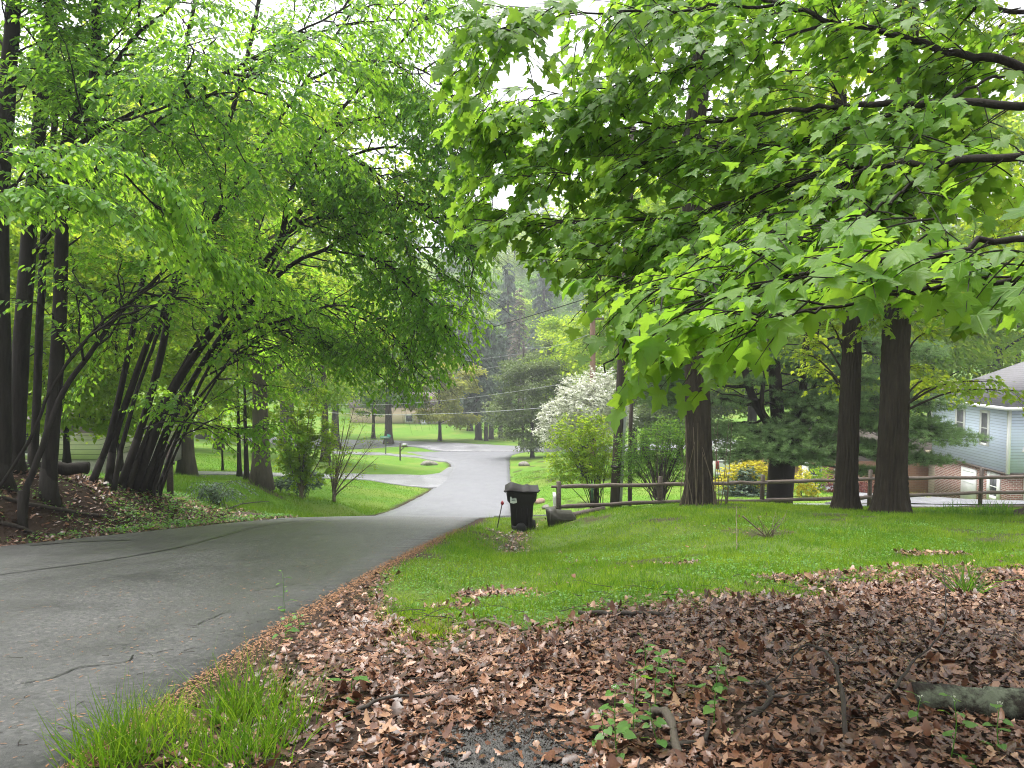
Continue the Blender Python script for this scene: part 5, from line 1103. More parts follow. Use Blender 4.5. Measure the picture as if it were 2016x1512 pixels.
g = G(); g.tube(np.array([lp-UP*.2, P(1241,850,22.8), P(1246,725,22.8)]), [.065,.06,.055], 10); g.build('post', M_pole, o); lc = P(1257,708,22.5)
g = G(); g.tube(np.array([P(1245,735,22.8), P(1250,728,22.6), lc-UP*.14]), .02, 6); g.build('bracket', M_rod, o); M_glass = plain('frosted_glass', (.55,.52,.5), .25, var=.05)
lant = G(); V = []
for z, h in ((-.12,.075),(.09,.125)): V += [lc+np.array((a*h,b*h,z)) for a,b in ((-1,-1),(1,-1),(1,1),(-1,1))]
lant.add(np.array(V), [(0,1,5,4),(1,2,6,5),(2,3,7,6),(3,0,4,7),(0,3,2,1),(4,5,6,7)]); ln = lant.build('lantern', M_glass, o)
g = G(); V = [lc+np.array((a*.15,b*.15,.092)) for a,b in ((-1,-1),(1,-1),(1,1),(-1,1))]+[lc+np.array((a*.1,b*.1,.17)) for a,b in ((-1,-1),(1,-1),(1,1),(-1,1))]; g.add(np.array(V), [(0,1,5,4),(1,2,6,5),(2,3,7,6),(3,0,4,7),(0,3,2,1),(4,5,6,7)]); g.build('lantern_cap', wbm, o)
M_wire = plain('wire_black', (.02,.02,.02), .5); M_wireg = plain('wire_pale', (.42,.42,.44), .45)
def wire(a, b, sag, r, mat, label):
    a = np.array(a); b = np.array(b); t = np.linspace(0,1,28)[:,None]; L = a+(b-a)*t-UP*sag*4*t*(1-t); g = G(); g.tube(L, r*(1 if mat is M_wire else .55), 5); g.build('power_line', mat, base=a, label=label, cat='wire', group='overhead wires')
wire(P(1240,560,21.2), P(560,735,44), .35, .014, M_wire, 'black overhead wire running from the near pole to the left')
wire(P(1370,600,20), P(1242,668,21.2), .05, .016, M_wire, 'doubled black service wire dropping to the near pole')
wire(P(1167,655,50), P(1031,683,97), .5, .03, M_wireg, 'upper pale wire between the brown pole and the far pole')
wire(P(1031,712,97), P(600,745,105), .9, .03, M_wireg, 'pale wire running left from the far pole crossarm')
wire(P(1205,790,50), P(640,812,80), .5, .035, M_wireg, 'lowest bright wire crossing in front of the far pines')
wire(P(1167,745,50), P(640,795,88), .7, .025, M_wireg, 'second lowest pale wire crossing in front of the far pines')
wire(P(1031,695,97), P(600,715,110), .9, .025, M_wireg, 'topmost pale wire left of the far pole')
# ---------------------------------------------------------------- houses
def siding(name, c, pitch=.13, dark=.55):
    m, t, b = nodes(name); tc = t.nodes.new('ShaderNodeTexCoord'); sp = t.nodes.new('ShaderNodeSeparateXYZ'); t.links.new(tc.outputs['Object'], sp.inputs[0])
    f = math_(t, 'FRACT', math_(t, 'DIVIDE', math_(t, 'ADD', sp.outputs[2], 50.0), pitch)); n = noise(t, 3, 4, .6)
    col = mixc(t, math_(t, 'LESS_THAN', f, .12), mixc(t, n, tuple(x*.93 for x in c), tuple(min(1,x*1.06) for x in c)), tuple(x*dark for x in c)); t.links.new(col, b.inputs['Base Color']); b.inputs['Roughness'].default_value = .55
    bump(t, b, f, .8, .03); return m
def brick(name, c1, c2, mortar, sc=1.0):
    m, t, b = nodes(name); tc = t.nodes.new('ShaderNodeTexCoord'); mp = t.nodes.new('ShaderNodeMapping'); mp.inputs['Rotation'].default_value = (R(90), 0, 0)
    sp = t.nodes.new('ShaderNodeSeparateXYZ'); t.links.new(tc.outputs['Object'], sp.inputs[0]); cb = t.nodes.new('ShaderNodeCombineXYZ'); t.links.new(math_(t, 'ADD', sp.outputs[0], sp.outputs[1]), cb.inputs[0]); t.links.new(sp.outputs[2], cb.inputs[1])
    br = t.nodes.new('ShaderNodeTexBrick'); br.inputs['Color1'].default_value = (*c1,1); br.inputs['Color2'].default_value = (*c2,1); br.inputs['Mortar'].default_value = (*mortar,1); br.inputs['Scale'].default_value = 1; br.inputs['Brick Width'].default_value = .24*sc; br.inputs['Row Height'].default_value = .085*sc; br.inputs['Mortar Size'].default_value = .012*sc
    t.links.new(cb.outputs[0], br.inputs[0]); t.links.new(br.outputs[0], b.inputs['Base Color']); b.inputs['Roughness'].default_value = .85; return m
def shingles(name, c):
    m, t, b = nodes(name); tc = t.nodes.new('ShaderNodeTexCoord'); sp = t.nodes.new('ShaderNodeSeparateXYZ'); t.links.new(tc.outputs['Object'], sp.inputs[0])
    f = math_(t, 'FRACT', math_(t, 'DIVIDE', math_(t, 'ADD', sp.outputs[2], 50.0), .085)); n = noise(t, 9, 4, .7)
    col = mixc(t, math_(t, 'LESS_THAN', f, .15), ramp(t, n, [(.3, tuple(x*.8 for x in c)), (.7, tuple(x*1.15 for x in c))]), tuple(x*.62 for x in c)); t.links.new(col, b.inputs['Base Color']); b.inputs['Roughness'].default_value = .8; return m
M_blue = siding('blue_siding', (.70,.79,.95)); M_trim = plain('white_trim', (.78,.78,.77), .5, var=.05); M_brick = brick('red_brick', (.30,.12,.09), (.20,.08,.06), (.5,.46,.42)); M_roof = shingles('grey_shingle', (.16,.155,.168)); M_pane = plain('window_pane', (.05,.055,.065), .08, var=.1, spec=.8); M_pane2 = plain('window_screen', (.16,.16,.18), .35, var=.15)
M_tan = siding('cream_siding', (.80,.75,.66), .19, .35); M_found = plain('foundation_block', (.42,.40,.37), .9, var=.2); M_tanwall = plain('tan_stucco', (.56,.44,.34), .85, var=.08); M_brown_brick = brick('orange_brick', (.50,.27,.17), (.40,.20,.13), (.46,.30,.22), 1.2); M_roof_b = shingles('brown_shingle', (.22,.18,.16)); M_sid_tan = siding('tan_siding', (.55,.44,.35), .16); M_gut = plain('brown_gutter', (.10,.075,.06), .5)
def win(root, c, w, h, axis, pane, trim=.09, depth=.06, mull=True):
    """window on a wall: axis 'y' faces -y, 'x' faces -x"""
    c = np.array(c, float); f = G(); s = (lambda a, b, d: (a, d, b)) if axis == 'y' else (lambda a, b, d: (d, a, b)); off = (lambda a, b: np.array((a,0,b))) if axis == 'y' else (lambda a, b: np.array((0,a,b)))
    for k in (-1,1): f.box(c+off(k*(w/2+trim/2),0), s(trim,h+2*trim,depth)); f.box(c+off(0,k*(h/2+trim/2)), s(w,trim,depth*.9))
    if mull: f.box(c+off(0,0), s(w,.045,depth*.7))
    fr = f.build('window', M_trim, root); p = G(); p.box(c, s(w,h,depth*.35)); p.build('pane', pane, fr); return fr
# blue house on the right
cx, cyy = P(1985,900,34)[0], 34.0; z_e = P(1985,803,34)[2]; z_s = P(1985,934,34)[2]; z_b = P(1985,1004,34)[2]-.6; x1, y1 = cx+9, 40.2
bh = thing('blue_house', (cx, cyy, z_b), 'pale blue sided two storey house over brick at the right', 'house')
g = G(); g.box(((cx+x1)/2,(cyy+y1)/2,(z_e+z_s)/2), (x1-cx,y1-cyy,z_e-z_s)); g.build('upper_wall', M_blue, bh)
g = G(); i_ = .12; g.box(((cx+x1)/2,(cyy+y1)/2,(z_s+z_b)/2-.002), (x1-cx-2*i_,y1-cyy-2*i_,z_s-z_b)); g.build('lower_wall', M_brick, bh)
g = G(); g.box((cx-.006,(cyy+y1)/2,z_s-.01), (.05,y1-cyy+.1,.1)); g.box(((cx+x1)/2,cyy-.006,z_s-.01), (x1-cx+.1,.05,.1)); g.build('sill_band', M_gut, bh)
g = G(); g.box((cx-.005,cyy-.005,(z_e+z_s)/2), (.12,.12,z_e-z_s-.02)); g.build('corner_board', M_trim, bh)
o_ = .45; rt = 2.2; V = np.array([(cx-o_,cyy-o_,z_e-.02),(x1+o_,cyy-o_,z_e-.02),(x1+o_,y1+o_,z_e-.02),(cx-o_,y1+o_,z_e-.02),(cx+3.2,(cyy+y1)/2,z_e+rt),(x1-2,(cyy+y1)/2,z_e+rt)])
g = G(); g.add(np.vstack([V, V[:4]+(0,0,.05)])[[6,7,8,9,4,5]], [(0,1,5,4),(1,2,5),(2,3,4,5),(3,0,4),(3,2,1,0)]); rf = g.build('roof', M_roof, bh)
g = G(); g.box((cx+4.6,(cyy+y1)/2-.5,z_e+rt-.1), (.6,.5,.7)); g.build('vent', M_black, rf)
g = G(); 
g.box((cx-o_-.03,(cyy+y1)/2,z_e+.0), (.10,y1-cyy+2*o_+.1,.14)); g.box(((cx+x1)/2,cyy-o_-.03,z_e+.0), (x1-cx+2*o_,.10,.14)); g.build('gutter', M_trim, bh)
g = G(); g.tube(np.array([(cx-o_,y1+.1,z_e-.05),(cx-.15,y1-.1,z_e-.5),(cx-.08,y1-.1,z_e-1)]), .045, 8); g.build('downspout', M_trim, bh)
def on_left(px): return cx*F/((px-1008))            # y on the wall x = cx seen at that photo column
for px0, px1, t_, b_ in ((1888,1901,806,856),(1937,1949,813,872)):
    ya, yb = on_left(px1), on_left(px0); ym = (ya+yb)/2; zt, zb_ = P((px0+px1)/2,t_,ym)[2], P((px0+px1)/2,b_,ym)[2]; win(bh, (cx-.02,ym,(zt+zb_)/2), yb-ya, zt-zb_, 'x', M_pane2, .13)
ya, yb = on_left(1925), on_left(1896); g = G(); ym = (ya+yb)/2; g.box((cx+i_-.02,ym,(z_s-.2+z_b)/2+.2), (.1,yb-ya,z_s-z_b-.6)); dr = g.build('garage_door', M_trim, bh); g = G(); 
for k in (.35,.9): g.box((cx+i_-.075,ym,z_s-k), (.012,yb-ya-.3,.03))
g.build('panel_groove', M_sticker, dr)
ya, yb = on_left(1966), on_left(1952); ym = (ya+yb)/2; win(bh, (cx+i_-.02,ym,z_s-.75), yb-ya, .85, 'x', M_pane, .22)
g = G(); ax_ = P(2018,900,34)[0]; g.box((ax_+.35,cyy-.03,(z_s+z_b)/2+.55), (.75,.10,z_s-z_b+1.7)); a = np.linspace(0,np.pi,14); V = [(ax_+.35+.5*math.cos(q),cyy-.05,z_s+1.0+.45*math.sin(q)) for q in a]; V2 = [(x,y+.05,z) for x,y,z in V]; g.add(np.array(V+V2), [tuple(range(14))]+[(i,i+14,i+15,i+1) for i in range(13)]); g.build('door_surround', M_trim, bh)
# brick neighbour half hidden by the pine
d0 = 44; xa, xb = P(1560,900,d0)[0], P(1850,900,d0)[0]; zt, zb_ = P(1700,905,d0)[2], P(1700,1000,d0)[2]-.6
nh = thing('brick_house', ((xa+xb)/2,d0,zb_), 'orange brick house with tan siding half hidden behind the pine', 'house')
g = G(); g.box(((xa+xb)/2,d0+3.5,(zt+zb_)/2), (xb-xa,7,zt-zb_)); g.build('wall', M_brown_brick, nh)
xc = P(1848,900,43)[0]; g = G(); g.box((xc+.75,43+2.9,(zt+zb_)/2+.25), (1.5,6.2,zt-zb_+.5)); g.build('side_wall', M_sid_tan, nh)
g = G(); g.tube(np.array([(xc-.05,42.85,zb_),(xc-.05,42.85,zt+.4)]), .09, 8); g.build('downspout', M_gut, nh)
V = np.array([(xa-.5,d0-.6,zt),(xb+2.2,d0-.6,zt),(xb+2.2,d0+7.6,zt),(xa-.5,d0+7.6,zt),(xa-.5,d0+3.5,zt+2.6),(xb+2.2,d0+3.5,zt+1.9)]); V[4,2] = zt+1.9; g = G(); g.add(V, [(0,1,5,4),(2,3,4,5),(1,2,5),(3,0,4),(3,2,1,0)]); rfb = g.build('roof', M_roof_b, nh)
g = G(); q = P(1868,752,d0+4); g.box((q[0],d0+4,q[2]-.9), (.8,.7,2.0)); g.build('chimney', M_tanwall, rfb)
for px in (1600,1660): win(nh, (P(px,900,d0)[0],d0-.02,zt-.9), .9, 1.0, 'y', M_pane)
g = G(); q = P(1585,930,d0-1); g.box((q[0],d0-1.0,(zt+zb_)/2), (.28,.28,zt-zb_-.02)); g.build('porch_post', M_trim, nh)
# cream house at the left
d0 = 30; xa, xb = P(-160,900,d0)[0], P(196,900,d0)[0]; zt, z1, zb_ = P(100,850,d0)[2], P(100,905,d0)[2], P(100,960,d0)[2]
lh = thing('cream_house', ((xa+xb)/2,d0,zb_), 'cream sided house behind the trunks of the left bank', 'house')
g = G(); g.box(((xa+xb)/2,d0+4,(zt+z1)/2), (xb-xa,8,zt-z1)); g.build('wall', M_tan, lh); g = G(); g.box(((xa+xb)/2,d0+4.02,(z1+zb_)/2), (xb-xa-.16,7.9,z1-zb_)); g.build('foundation', M_found, lh)
V = np.array([(xa-.4,d0-.4,zt),(xb+.4,d0-.4,zt),(xb+.4,d0+8.4,zt),(xa-.4,d0+8.4,zt),(xa-.4,d0+4,zt+1.7),(xb+.4,d0+4,zt+.7)]); V[4,2] = zt+.7; g = G(); g.add(V, [(0,1,5,4),(2,3,4,5),(1,2,5),(3,0,4),(3,2,1,0)]); g.build('roof', M_roof_b, lh)
g = G(); q = P(93,880,d0-.06); g.tube(np.array([(q[0],d0-.07,zb_+.3),(q[0],d0-.07,zt)]), .05, 8); g.build('downspout', M_rod, lh); win(lh, (P(45,880,d0)[0],d0-.02,(zt+z1)/2+.1), .7, .8, 'y', M_pane)
# tan house across the valley
d0 = 142; xa, xb = P(690,820,d0)[0], P(905,820,d0)[0]; zt, zb_ = P(800,803,d0)[2], P(800,834,d0)[2]-.9
fh = thing('tan_house', ((xa+xb)/2,d0,zb_), 'long low tan house across the valley above the far lawn', 'house')
g = G(); g.box(((xa+xb)/2,d0+5,(zt+zb_)/2), (xb-xa,10,zt-zb_)); g.build('wall', M_tanwall, fh); V = np.array([(xa-.6,d0-.7,zt),(xb+.6,d0-.7,zt),(xb+.6,d0+10.7,zt),(xa-.6,d0+10.7,zt),(xa-.6,d0+5,zt+2.6),(xb+.6,d0+5,zt+2.6)]); g = G(); g.add(V, [(0,1,5,4),(2,3,4,5),(1,2,5),(3,0,4),(3,2,1,0)]); g.build('roof', M_roof_b, fh)
for px in (806,846):
    c = P(px,824,d0); win(fh, (c[0],d0-.03,c[2]), 1.2, 1.15, 'y', M_pane, .12, .12, False); g = G()
    for k in (-1,1): g.box((c[0]+k*.98,d0-.05,c[2]), (.42,.08,1.3))
    g.build('shutter', M_sid_tan, fh)
c = P(835,831,d0-1); g = G(); g.box((c[0],d0-.8,c[2]-.25), (.95,.8,1.1)); g.build('cooling_unit', M_steel, fh); c = P(825,818,d0); g = G(); g.box((c[0],d0-.06,(zt+zb_)/2), (.18,.1,zt-zb_-.02)); g.build('downspout', M_gut, fh)
hb2 = 150; xa, xb = P(905,820,hb2)[0], P(985,820,hb2)[0]; g = G(); zb_ = P(940,838,hb2)[2]-.5; zt = P(940,818,hb2)[2]
oh = thing('stone_house', ((xa+xb)/2,hb2,zb_), 'pale low house glimpsed behind the far corner pines', 'house'); g.box(((xa+xb)/2,hb2+4,(zt+zb_)/2), (xb-xa,8,zt-zb_)); g.build('wall', M_found, oh); g = G(); g.add(np.array([(xa-.5,hb2-.5,zt),(xb+.5,hb2-.5,zt),(xb+.5,hb2+8.5,zt),(xa-.5,hb2+8.5,zt),(xa-.5,hb2+4,zt+2),(xb+.5,hb2+4,zt+2)]), [(0,1,5,4),(2,3,4,5),(1,2,5),(3,0,4),(3,2,1,0)]); g.build('roof', M_roof, oh)
# white car parked behind the golden bush
M_carp = plain('white_car_paint', (.70,.70,.70), .22, var=.03); M_tail = plain('tail_light', (.35,.03,.03), .25); M_plate = plain('car_glass', (.06,.065,.075), .06, var=.05)
cb = on_ground(*at(1440,41)); car = thing('white_van', cb, 'white van parked beyond the golden bush, red tail light showing', 'van')
def loft(g, secs, m=0):
    n = len(secs[0]); V = np.concatenate([np.array(s) for s in secs]); fs = [(i*n+j,i*n+(j+1)%n,(i+1)*n+(j+1)%n,(i+1)*n+j) for i in range(len(secs)-1) for j in range(n)]+[tuple(range(n))[::-1], tuple(range((len(secs)-1)*n,len(secs)*n))]; g.add(V, fs, m)
g = G(); secs = []
for y, hw, z0, z1_, tw in ((0,.82,.35,1.62,.62),(.15,.90,.28,1.74,.70),(1.2,.92,.25,1.80,.74),(2.6,.92,.25,1.76,.72),(3.3,.92,.25,1.25,.80),(4.2,.88,.28,1.05,.78),(4.5,.78,.35,.85,.70)):
    secs.append([cb+np.array(q) for q in ((-hw*.95,y,z0),(-hw,y,z0+.3),(-hw,y,min(1.0,z1_-.1)),(-tw,y,z1_),(tw,y,z1_),(hw,y,min(1.0,z1_-.1)),(hw,y,z0+.3),(hw*.95,y,z0))])
loft(g, secs); g.build('body', M_carp, car, smooth=False)
g = G(); g.add(np.array([cb+np.array(q) for q in ((-.66,-.01,1.08),(.66,-.01,1.08),(.58,.06,1.56),(-.58,.06,1.56))]), [(0,1,2,3)]); g.build('rear_window', M_plate, car)
for s in (-1,1):
    g = G(); g.box(cb+np.array((s*.74,.0,.95)), (.16,.09,.42)); g.build('tail_light', M_tail, car)
    for y in (.85,3.6): g = G(); c = cb+np.array((s*.84,y,.33)); g.tube(np.array([c-(.1,0,0), c-(.09,0,0), c+(.09,0,0), c+(.1,0,0)]), [.27,.33,.33,.27], 20); w = g.build('wheel', M_black, car); g = G(); g.tube(np.array([c+(s*.1,0,0), c+(s*.112,0,0)]), [.2,.17], 14); g.build('rim', M_steel, w)
    g = G(); g.add(np.array([cb+np.array(q) for q in ((s*.925,.4,1.05),(s*.925,3.0,1.05),(s*.80,2.6,1.62),(s*.80,.45,1.62))]), [(0,1,2,3)]); g.build('side_window', M_plate, car)
g = G(); g.box(cb+np.array((0,-.04,.45)), (1.6,.12,.2)); g.build('bumper', M_steel, car)
# street sign and mailbox
ss = on_ground(*at(759,82)); o = thing('street_sign', ss, 'green street name sign on a thin green post', 'sign'); M_gsign = plain('sign_green', (.03,.25,.20), .4, var=.1); M_gpost = plain('post_green', (.03,.07,.035), .5); t = P(760,862,82)
g = G(); g.tube(np.array([ss-UP*.2, t]), .05, 8); g.build('post', M_gpost, o); g = G(); g.box(t+np.array((-.1,-.04,.05)), (1.0,.03,.22)); b1 = g.build('sign_blade', M_gsign, o); g = G(); g.box(t+np.array((.30,.1,.22)), (.03,1.0,.22), rz=.5); g.build('sign_blade', M_gsign, o); g = G()
for k in range(7): g.box(t+np.array((-.5+.12*k,-.06,.05)), (.055,.008,.10))
g.build('lettering', M_trim, b1)
mb = on_ground(*at(787,76)); t = P(788,874,76); o = thing('mailbox', mb, 'dark mailbox on a braced timber post beside the second drive', 'mailbox'); g = G(); g.box((mb+t)/2, (.13,.13,t[2]-mb[2]+.2)); g.box(t+np.array((.35,0,-.28)), (.85,.12,.09)); g.box(t+np.array((.2,0,-.5)), (.09,.09,.5), ry=.8); g.build('post', M_wood, o); g = G(); c = t+np.array((.42,0,-.1)); g.tube(np.array([c-(.26,0,0), c+(.26,0,0)]), .13, 12); g.build('box', M_steel, o)
rg = np.random.RandomState(93)
def rock(c, s, label, mat): 
    bm_ = bpy.data.meshes.new('x'); import bmesh; b = bmesh.new(); bmesh.ops.create_icosphere(b, subdivisions=3, radius=1.0); V = np.array([v.co[:] for v in b.verts]); Fs = [tuple(v.index for v in f.verts) for f in b.faces]; b.free(); bpy.data.meshes.remove(bm_)
    k = rg.normal(0,1,(6,3)); V = V*(1+.18*sum(np.sin(V@q*1.8) for q in k)/3)[:,None]*np.array(s)+c; g = G(); g.add(V, Fs); g.build('rock', mat, base=c, label=label, cat='rock', group='rocks beside the road', smooth=True)
M_rock = plain('rock_grey', (.22,.20,.18), .85, var=.4, scale=5, bmp=.5)
rock(on_ground(*at(843,72),.1), (.8,.5,.35), 'grey rock by the drain on the far left verge', M_rock); rock(on_ground(*at(1033,68),.1), (.5,.4,.3), 'rock on the verge right of the far road', M_rock); rock(on_ground(*at(1064,31),.05), (.22,.18,.16), 'pinkish rock on the lawn corner behind the bin', plain('rock_pink', (.34,.22,.18), .85, var=.3)); rock(on_ground(*at(1075,29.5),.03), (.15,.13,.10), 'smaller tan rock near the pinkish one', M_rock)
# bed of dark mulch round the lawn tree: raised soil
M_mulch = plain('dark_mulch', (.055,.035,.026), .9, var=.5, scale=30, bmp=.8)
def mound(name, cpx, d, rx, ry, h, mat, kind='structure'):
    x, y = at(cpx, d); a = np.linspace(0,2*np.pi,36,endpoint=False); V = []; 
    for f in np.linspace(1,0.05,8): V += [(x+rx*f*math.cos(q)*(1+.12*math.sin(3*q+1)), y+ry*f*math.sin(q)*(1+.1*math.sin(5*q)), 0) for q in a]
    V = np.array(V); ff = np.repeat(np.linspace(1,.05,8),36); V[:,2] = ground(V[:,0],V[:,1])+h*(1-ff**2)-.03; i, j = np.meshgrid(np.arange(7), np.arange(36), indexing='ij'); j2 = (j+1)%36; g = G(); g.add(V, [tuple(f) for f in np.stack([i*36+j,i*36+j2,(i+1)*36+j2,(i+1)*36+j],-1).reshape(-1,4)]+[tuple(range(7*36,8*36))]); return g.build(name, mat, smooth=True, kind=kind)
mound('mulch_bed', 555, 34, 1.5, 1.0, .22, M_mulch); mound('mulch_bed', 515, 28.4, 1.0, .8, .08, M_mulch); mound('mulch_bed', 366, 38, 1.2, .9, .1, M_mulch); mound('mulch_heap', 500, 18.6, .9, .45, .12, M_mulch); mound('mulch_bed', 1640, 34, 3.2, .9, .1, M_mulch)

# ---------------------------------------------------------------- ground cover
rng = np.random.RandomState(101)
def scatter(n, x0, x1, y0, y1): return rng.uniform(x0,x1,n), rng.uniform(y0,y1,n)
def slope_n(x, y, e=.1):
    zx = (ground(x+e,y)-ground(x-e,y))/(2*e); zy = (ground(x,y+e)-ground(x,y-e))/(2*e); return nrm(np.stack([-zx,-zy,np.ones_like(zx)],-1))
def inview(x, y, m=1.0): return (np.abs(x) < y*.68+m)
def grass(name, x, y, h, w, mat, lean=.35, tone=None, label=None):
    n = len(x); p = np.stack([x, y, ground(x,y)-.01], -1); ax = nrm(UP+rng.normal(0,lean,(n,3))*np.array((1,1,.2))); nr = nrm(np.stack([rng.normal(0,1,n),rng.normal(0,1,n),np.zeros(n)+.1],-1))
    V, Fs = inst(BLADE, BLADE_F, p, ax, nr, h, cyy=rng.uniform(-.7,.1,n), wid=w/h/.06)
    g = G(); g.add(V, Fs, 0, np.repeat(rng.uniform(0,1,n) if tone is None else tone, 5)); return g.build(name, mat, kind='stuff')
def accept(x, y, f): k = rng.rand(len(x)) < f; return x[k], y[k]
# near lawn on the mound
x, y = scatter(380000, -2, 14, 4.6, 19.5); k = inview(x,y) & (x > redge(y)+.1); x, y = x[k], y[k]
patch = .5+.5*lump(x*1.6+3, y*1.3); z_ = zone(x,y)*np.clip(.45+.75*patch,.12,1)*np.clip(1.25-.045*(y-5),.42,1); x, y = accept(x, y, z_)
h = rng.uniform(.035,.095,len(x))*(1+.35*lump(x*.8,y)); h = np.clip(h,.018,.11); tn = np.clip(.42+.26*lump(x*.7,y*.6)+.18*lump(x*4.1,y*3.3)+rng.normal(0,.24,len(x)),0,1)
grass('lawn_grass', x, y, h, np.clip(.0035+.00035*y,.004,.0095)*rng.uniform(.6,1.4,len(x)), M_grass, .5, tn)
# coarse clumps standing out of the lawn
cx_, cy2 = scatter(900, -1, 10, 5.2, 15); k = inview(cx_,cy2,.2) & (cx_ > redge(cy2)+.3); cx_, cy2 = accept(cx_[k], cy2[k], zone(cx_[k],cy2[k])); m_ = 16; x = np.repeat(cx_,m_)+rng.normal(0,.045,len(cx_)*m_); y = np.repeat(cy2,m_)+rng.normal(0,.045,len(cx_)*m_); h = np.repeat(rng.uniform(.07,.15,len(cx_)),m_)*rng.uniform(.6,1.1,len(x)); grass('lawn_clumps', x, y, h, rng.uniform(.005,.010,len(x)), M_grass, .4, np.clip(np.repeat(rng.uniform(0,1,len(cx_)),m_)+rng.normal(0,.12,len(x)),0,1))
# taller tufts along the verge by the gutter
x, y = scatter(9000, -1.2, 1.2, 7.5, 19.2); k = (x > redge(y)+.12) & (lump(x*1.4,y*1.1) > .25); x, y = x[k], y[k]; h = rng.uniform(.06,.17,len(x)); grass('verge_grass', x, y, h, rng.uniform(.003,.006,len(x)), M_grass, .35)
# left and far lawns
x, y = scatter(240000, -26, -4, 19, 52); k = inview(x,y,2) & (x < ledge(y)-.15); x, y = x[k], y[k]; x, y = accept(x, y, zone(x,y)*np.clip(1.5-.03*y,.35,1)); h = rng.uniform(.04,.10,len(x)); h *= np.where(y < 24, 1.5, 1); grass('far_lawn_grass', x, y, h, .004+.00035*y*rng.uniform(.7,1.3,len(x)), M_grass_far, .45, np.clip(.5+.3*lump(x*.4,y*.35)+rng.normal(0,.2,len(x)),0,1))
x, y = scatter(30000, -16, -5, 18.5, 36); k = (x < ledge(y)-.1) & (lump(x*.9,y*.8) > -.3); x, y = accept(x[k], y[k], zone(x[k],y[k])); h = rng.uniform(.09,.24,len(x)); grass('far_lawn_grass', x, y, h, .006+.0003*y*rng.uniform(.7,1.3,len(x)), M_grass_far, .3, np.clip(rng.normal(.6,.25,len(x)),0,1))
x, y = scatter(90000, 0, 24, 26.5, 60); k = inview(x,y,1) & (x > redge(y)+.3); x, y = x[k], y[k]; grass('far_lawn_grass', x, y, rng.uniform(.04,.09,len(x)), .004+.00035*y, M_grass_far, .45, np.clip(.5+.3*lump(x*.4,y*.35)+rng.normal(0,.2,len(x)),0,1))
# clover-like low leaves in the lawn
x, y = scatter(26000, -1.8, 9, 5, 13); k = inview(x,y,.3) & (x > redge(y)+.25) & (lump(x*1.1+5,y*1.2) > .05); x, y = accept(x[k], y[k], zone(x[k],y[k])); n = len(x)
g = G(); V, Fs = inst(DIA, DIA_F, np.stack([x,y,ground(x,y)+rng.uniform(.01,.05,n)],-1), nrm(np.c_[rng.normal(0,1,(n,2)),rng.uniform(.0,.5,n)]), nrm(UP+rng.normal(0,.3,(n,3))), rng.uniform(.018,.042,n)); g.add(V, Fs, 0, np.repeat(rng.uniform(.3,1,n),4)); g.build('clover', M_weed, kind='stuff')
# leaf litter, near
LIT = np.array([(0,.42,0),(0,0,0),(.16,.02,0),(.34,.16,0),(.22,.34,0),(.46,.46,0),(.26,.62,0),(.20,.86,0),(0,1,0),(-.20,.86,0),(-.26,.62,0),(-.46,.46,0),(-.22,.34,0),(-.34,.16,0),(-.16,.02,0)]); LIT_F = np.array([(0,1+i,1+(i+1)%14) for i in range(14)])
OAK = np.array([(0,.45,0),(0,0,0),(.10,.12,0),(.07,.24,0),(.24,.36,0),(.12,.48,0),(.27,.64,0),(.14,.78,0),(0,1,0),(-.14,.78,0),(-.27,.64,0),(-.12,.48,0),(-.24,.36,0),(-.07,.24,0),(-.10,.12,0)])
def litter(name, x, y, size, lift=.035, tilt=.26, mat=M_litter, curl=.9):
    g = G(); n = len(x)
    for T, s in ((LIT, slice(0,n//2)), (OAK, slice(n//2,n)), ):
        xx, yy = x[s], y[s]; m = len(xx); V, Fs = inst(T, LIT_F, np.stack([xx,yy,ground(xx,yy)+rng.uniform(.0,lift,m)],-1), nrm(np.c_[rng.normal(0,1,(m,2)),rng.normal(0,.25,m)]), nrm(UP+rng.normal(0,tilt,(m,3))), size[0]+(size[1]-size[0])*rng.beta(1.3,1.6,m), cx=rng.normal(0,curl,m), cyy=rng.normal(0,curl*.35,m), wid=rng.uniform(.6,1.15,m))
        tn = np.clip(np.where(rng.rand(m) < .17, rng.uniform(.8,1,m), rng.beta(1.6,2.0,m)),0,1); g.add(V, Fs, 0, np.repeat(tn,15))
    return g.build(name, mat, kind='stuff')
x, y = scatter(150000, -2.2, 6.2, 1.6, 9.2); k = inview(x,y,.4) & (x > redge(y)+.12); x, y = x[k], y[k]; z_ = 1-zone(x,y); ex = np.clip((x-redge(y)-.15-.1*lump(x*2,y*2))/.8, .07, 1); grav = np.clip(np.hypot((x-.0)/.26,(y-3.02)/.42)-.55,.12,1); tuftz = np.clip(1.2-np.exp(-((x+1.0)/.45)**2-((y-3.2)/.6)**2)*.75,0,1); x, y = accept(x, y, np.clip(z_*1.15,.0,1)**1.2*ex*grav*tuftz*np.clip(1.1-.05*(y-3),.4,1)*.75); litter('leaf_litter', x, y, (.018,.085))
x, y = scatter(4000, -1, 8, 5, 14); k = inview(x,y,.2) & (x > redge(y)+.2); x, y = accept(x[k],y[k],np.clip(lump(x[k]*.8+1,y[k]*.8)-.25,0,1)*.7); litter('leaf_litter', x, y, (.03,.07), .03)
x, y = scatter(2600, -.6, .9, 11, 19.3); x, y = accept(x, y, np.clip(1-zone(x,y)-.1,0,1)*(x > redge(y)+.5)); litter('leaf_litter', x, y, (.035,.08), .02)
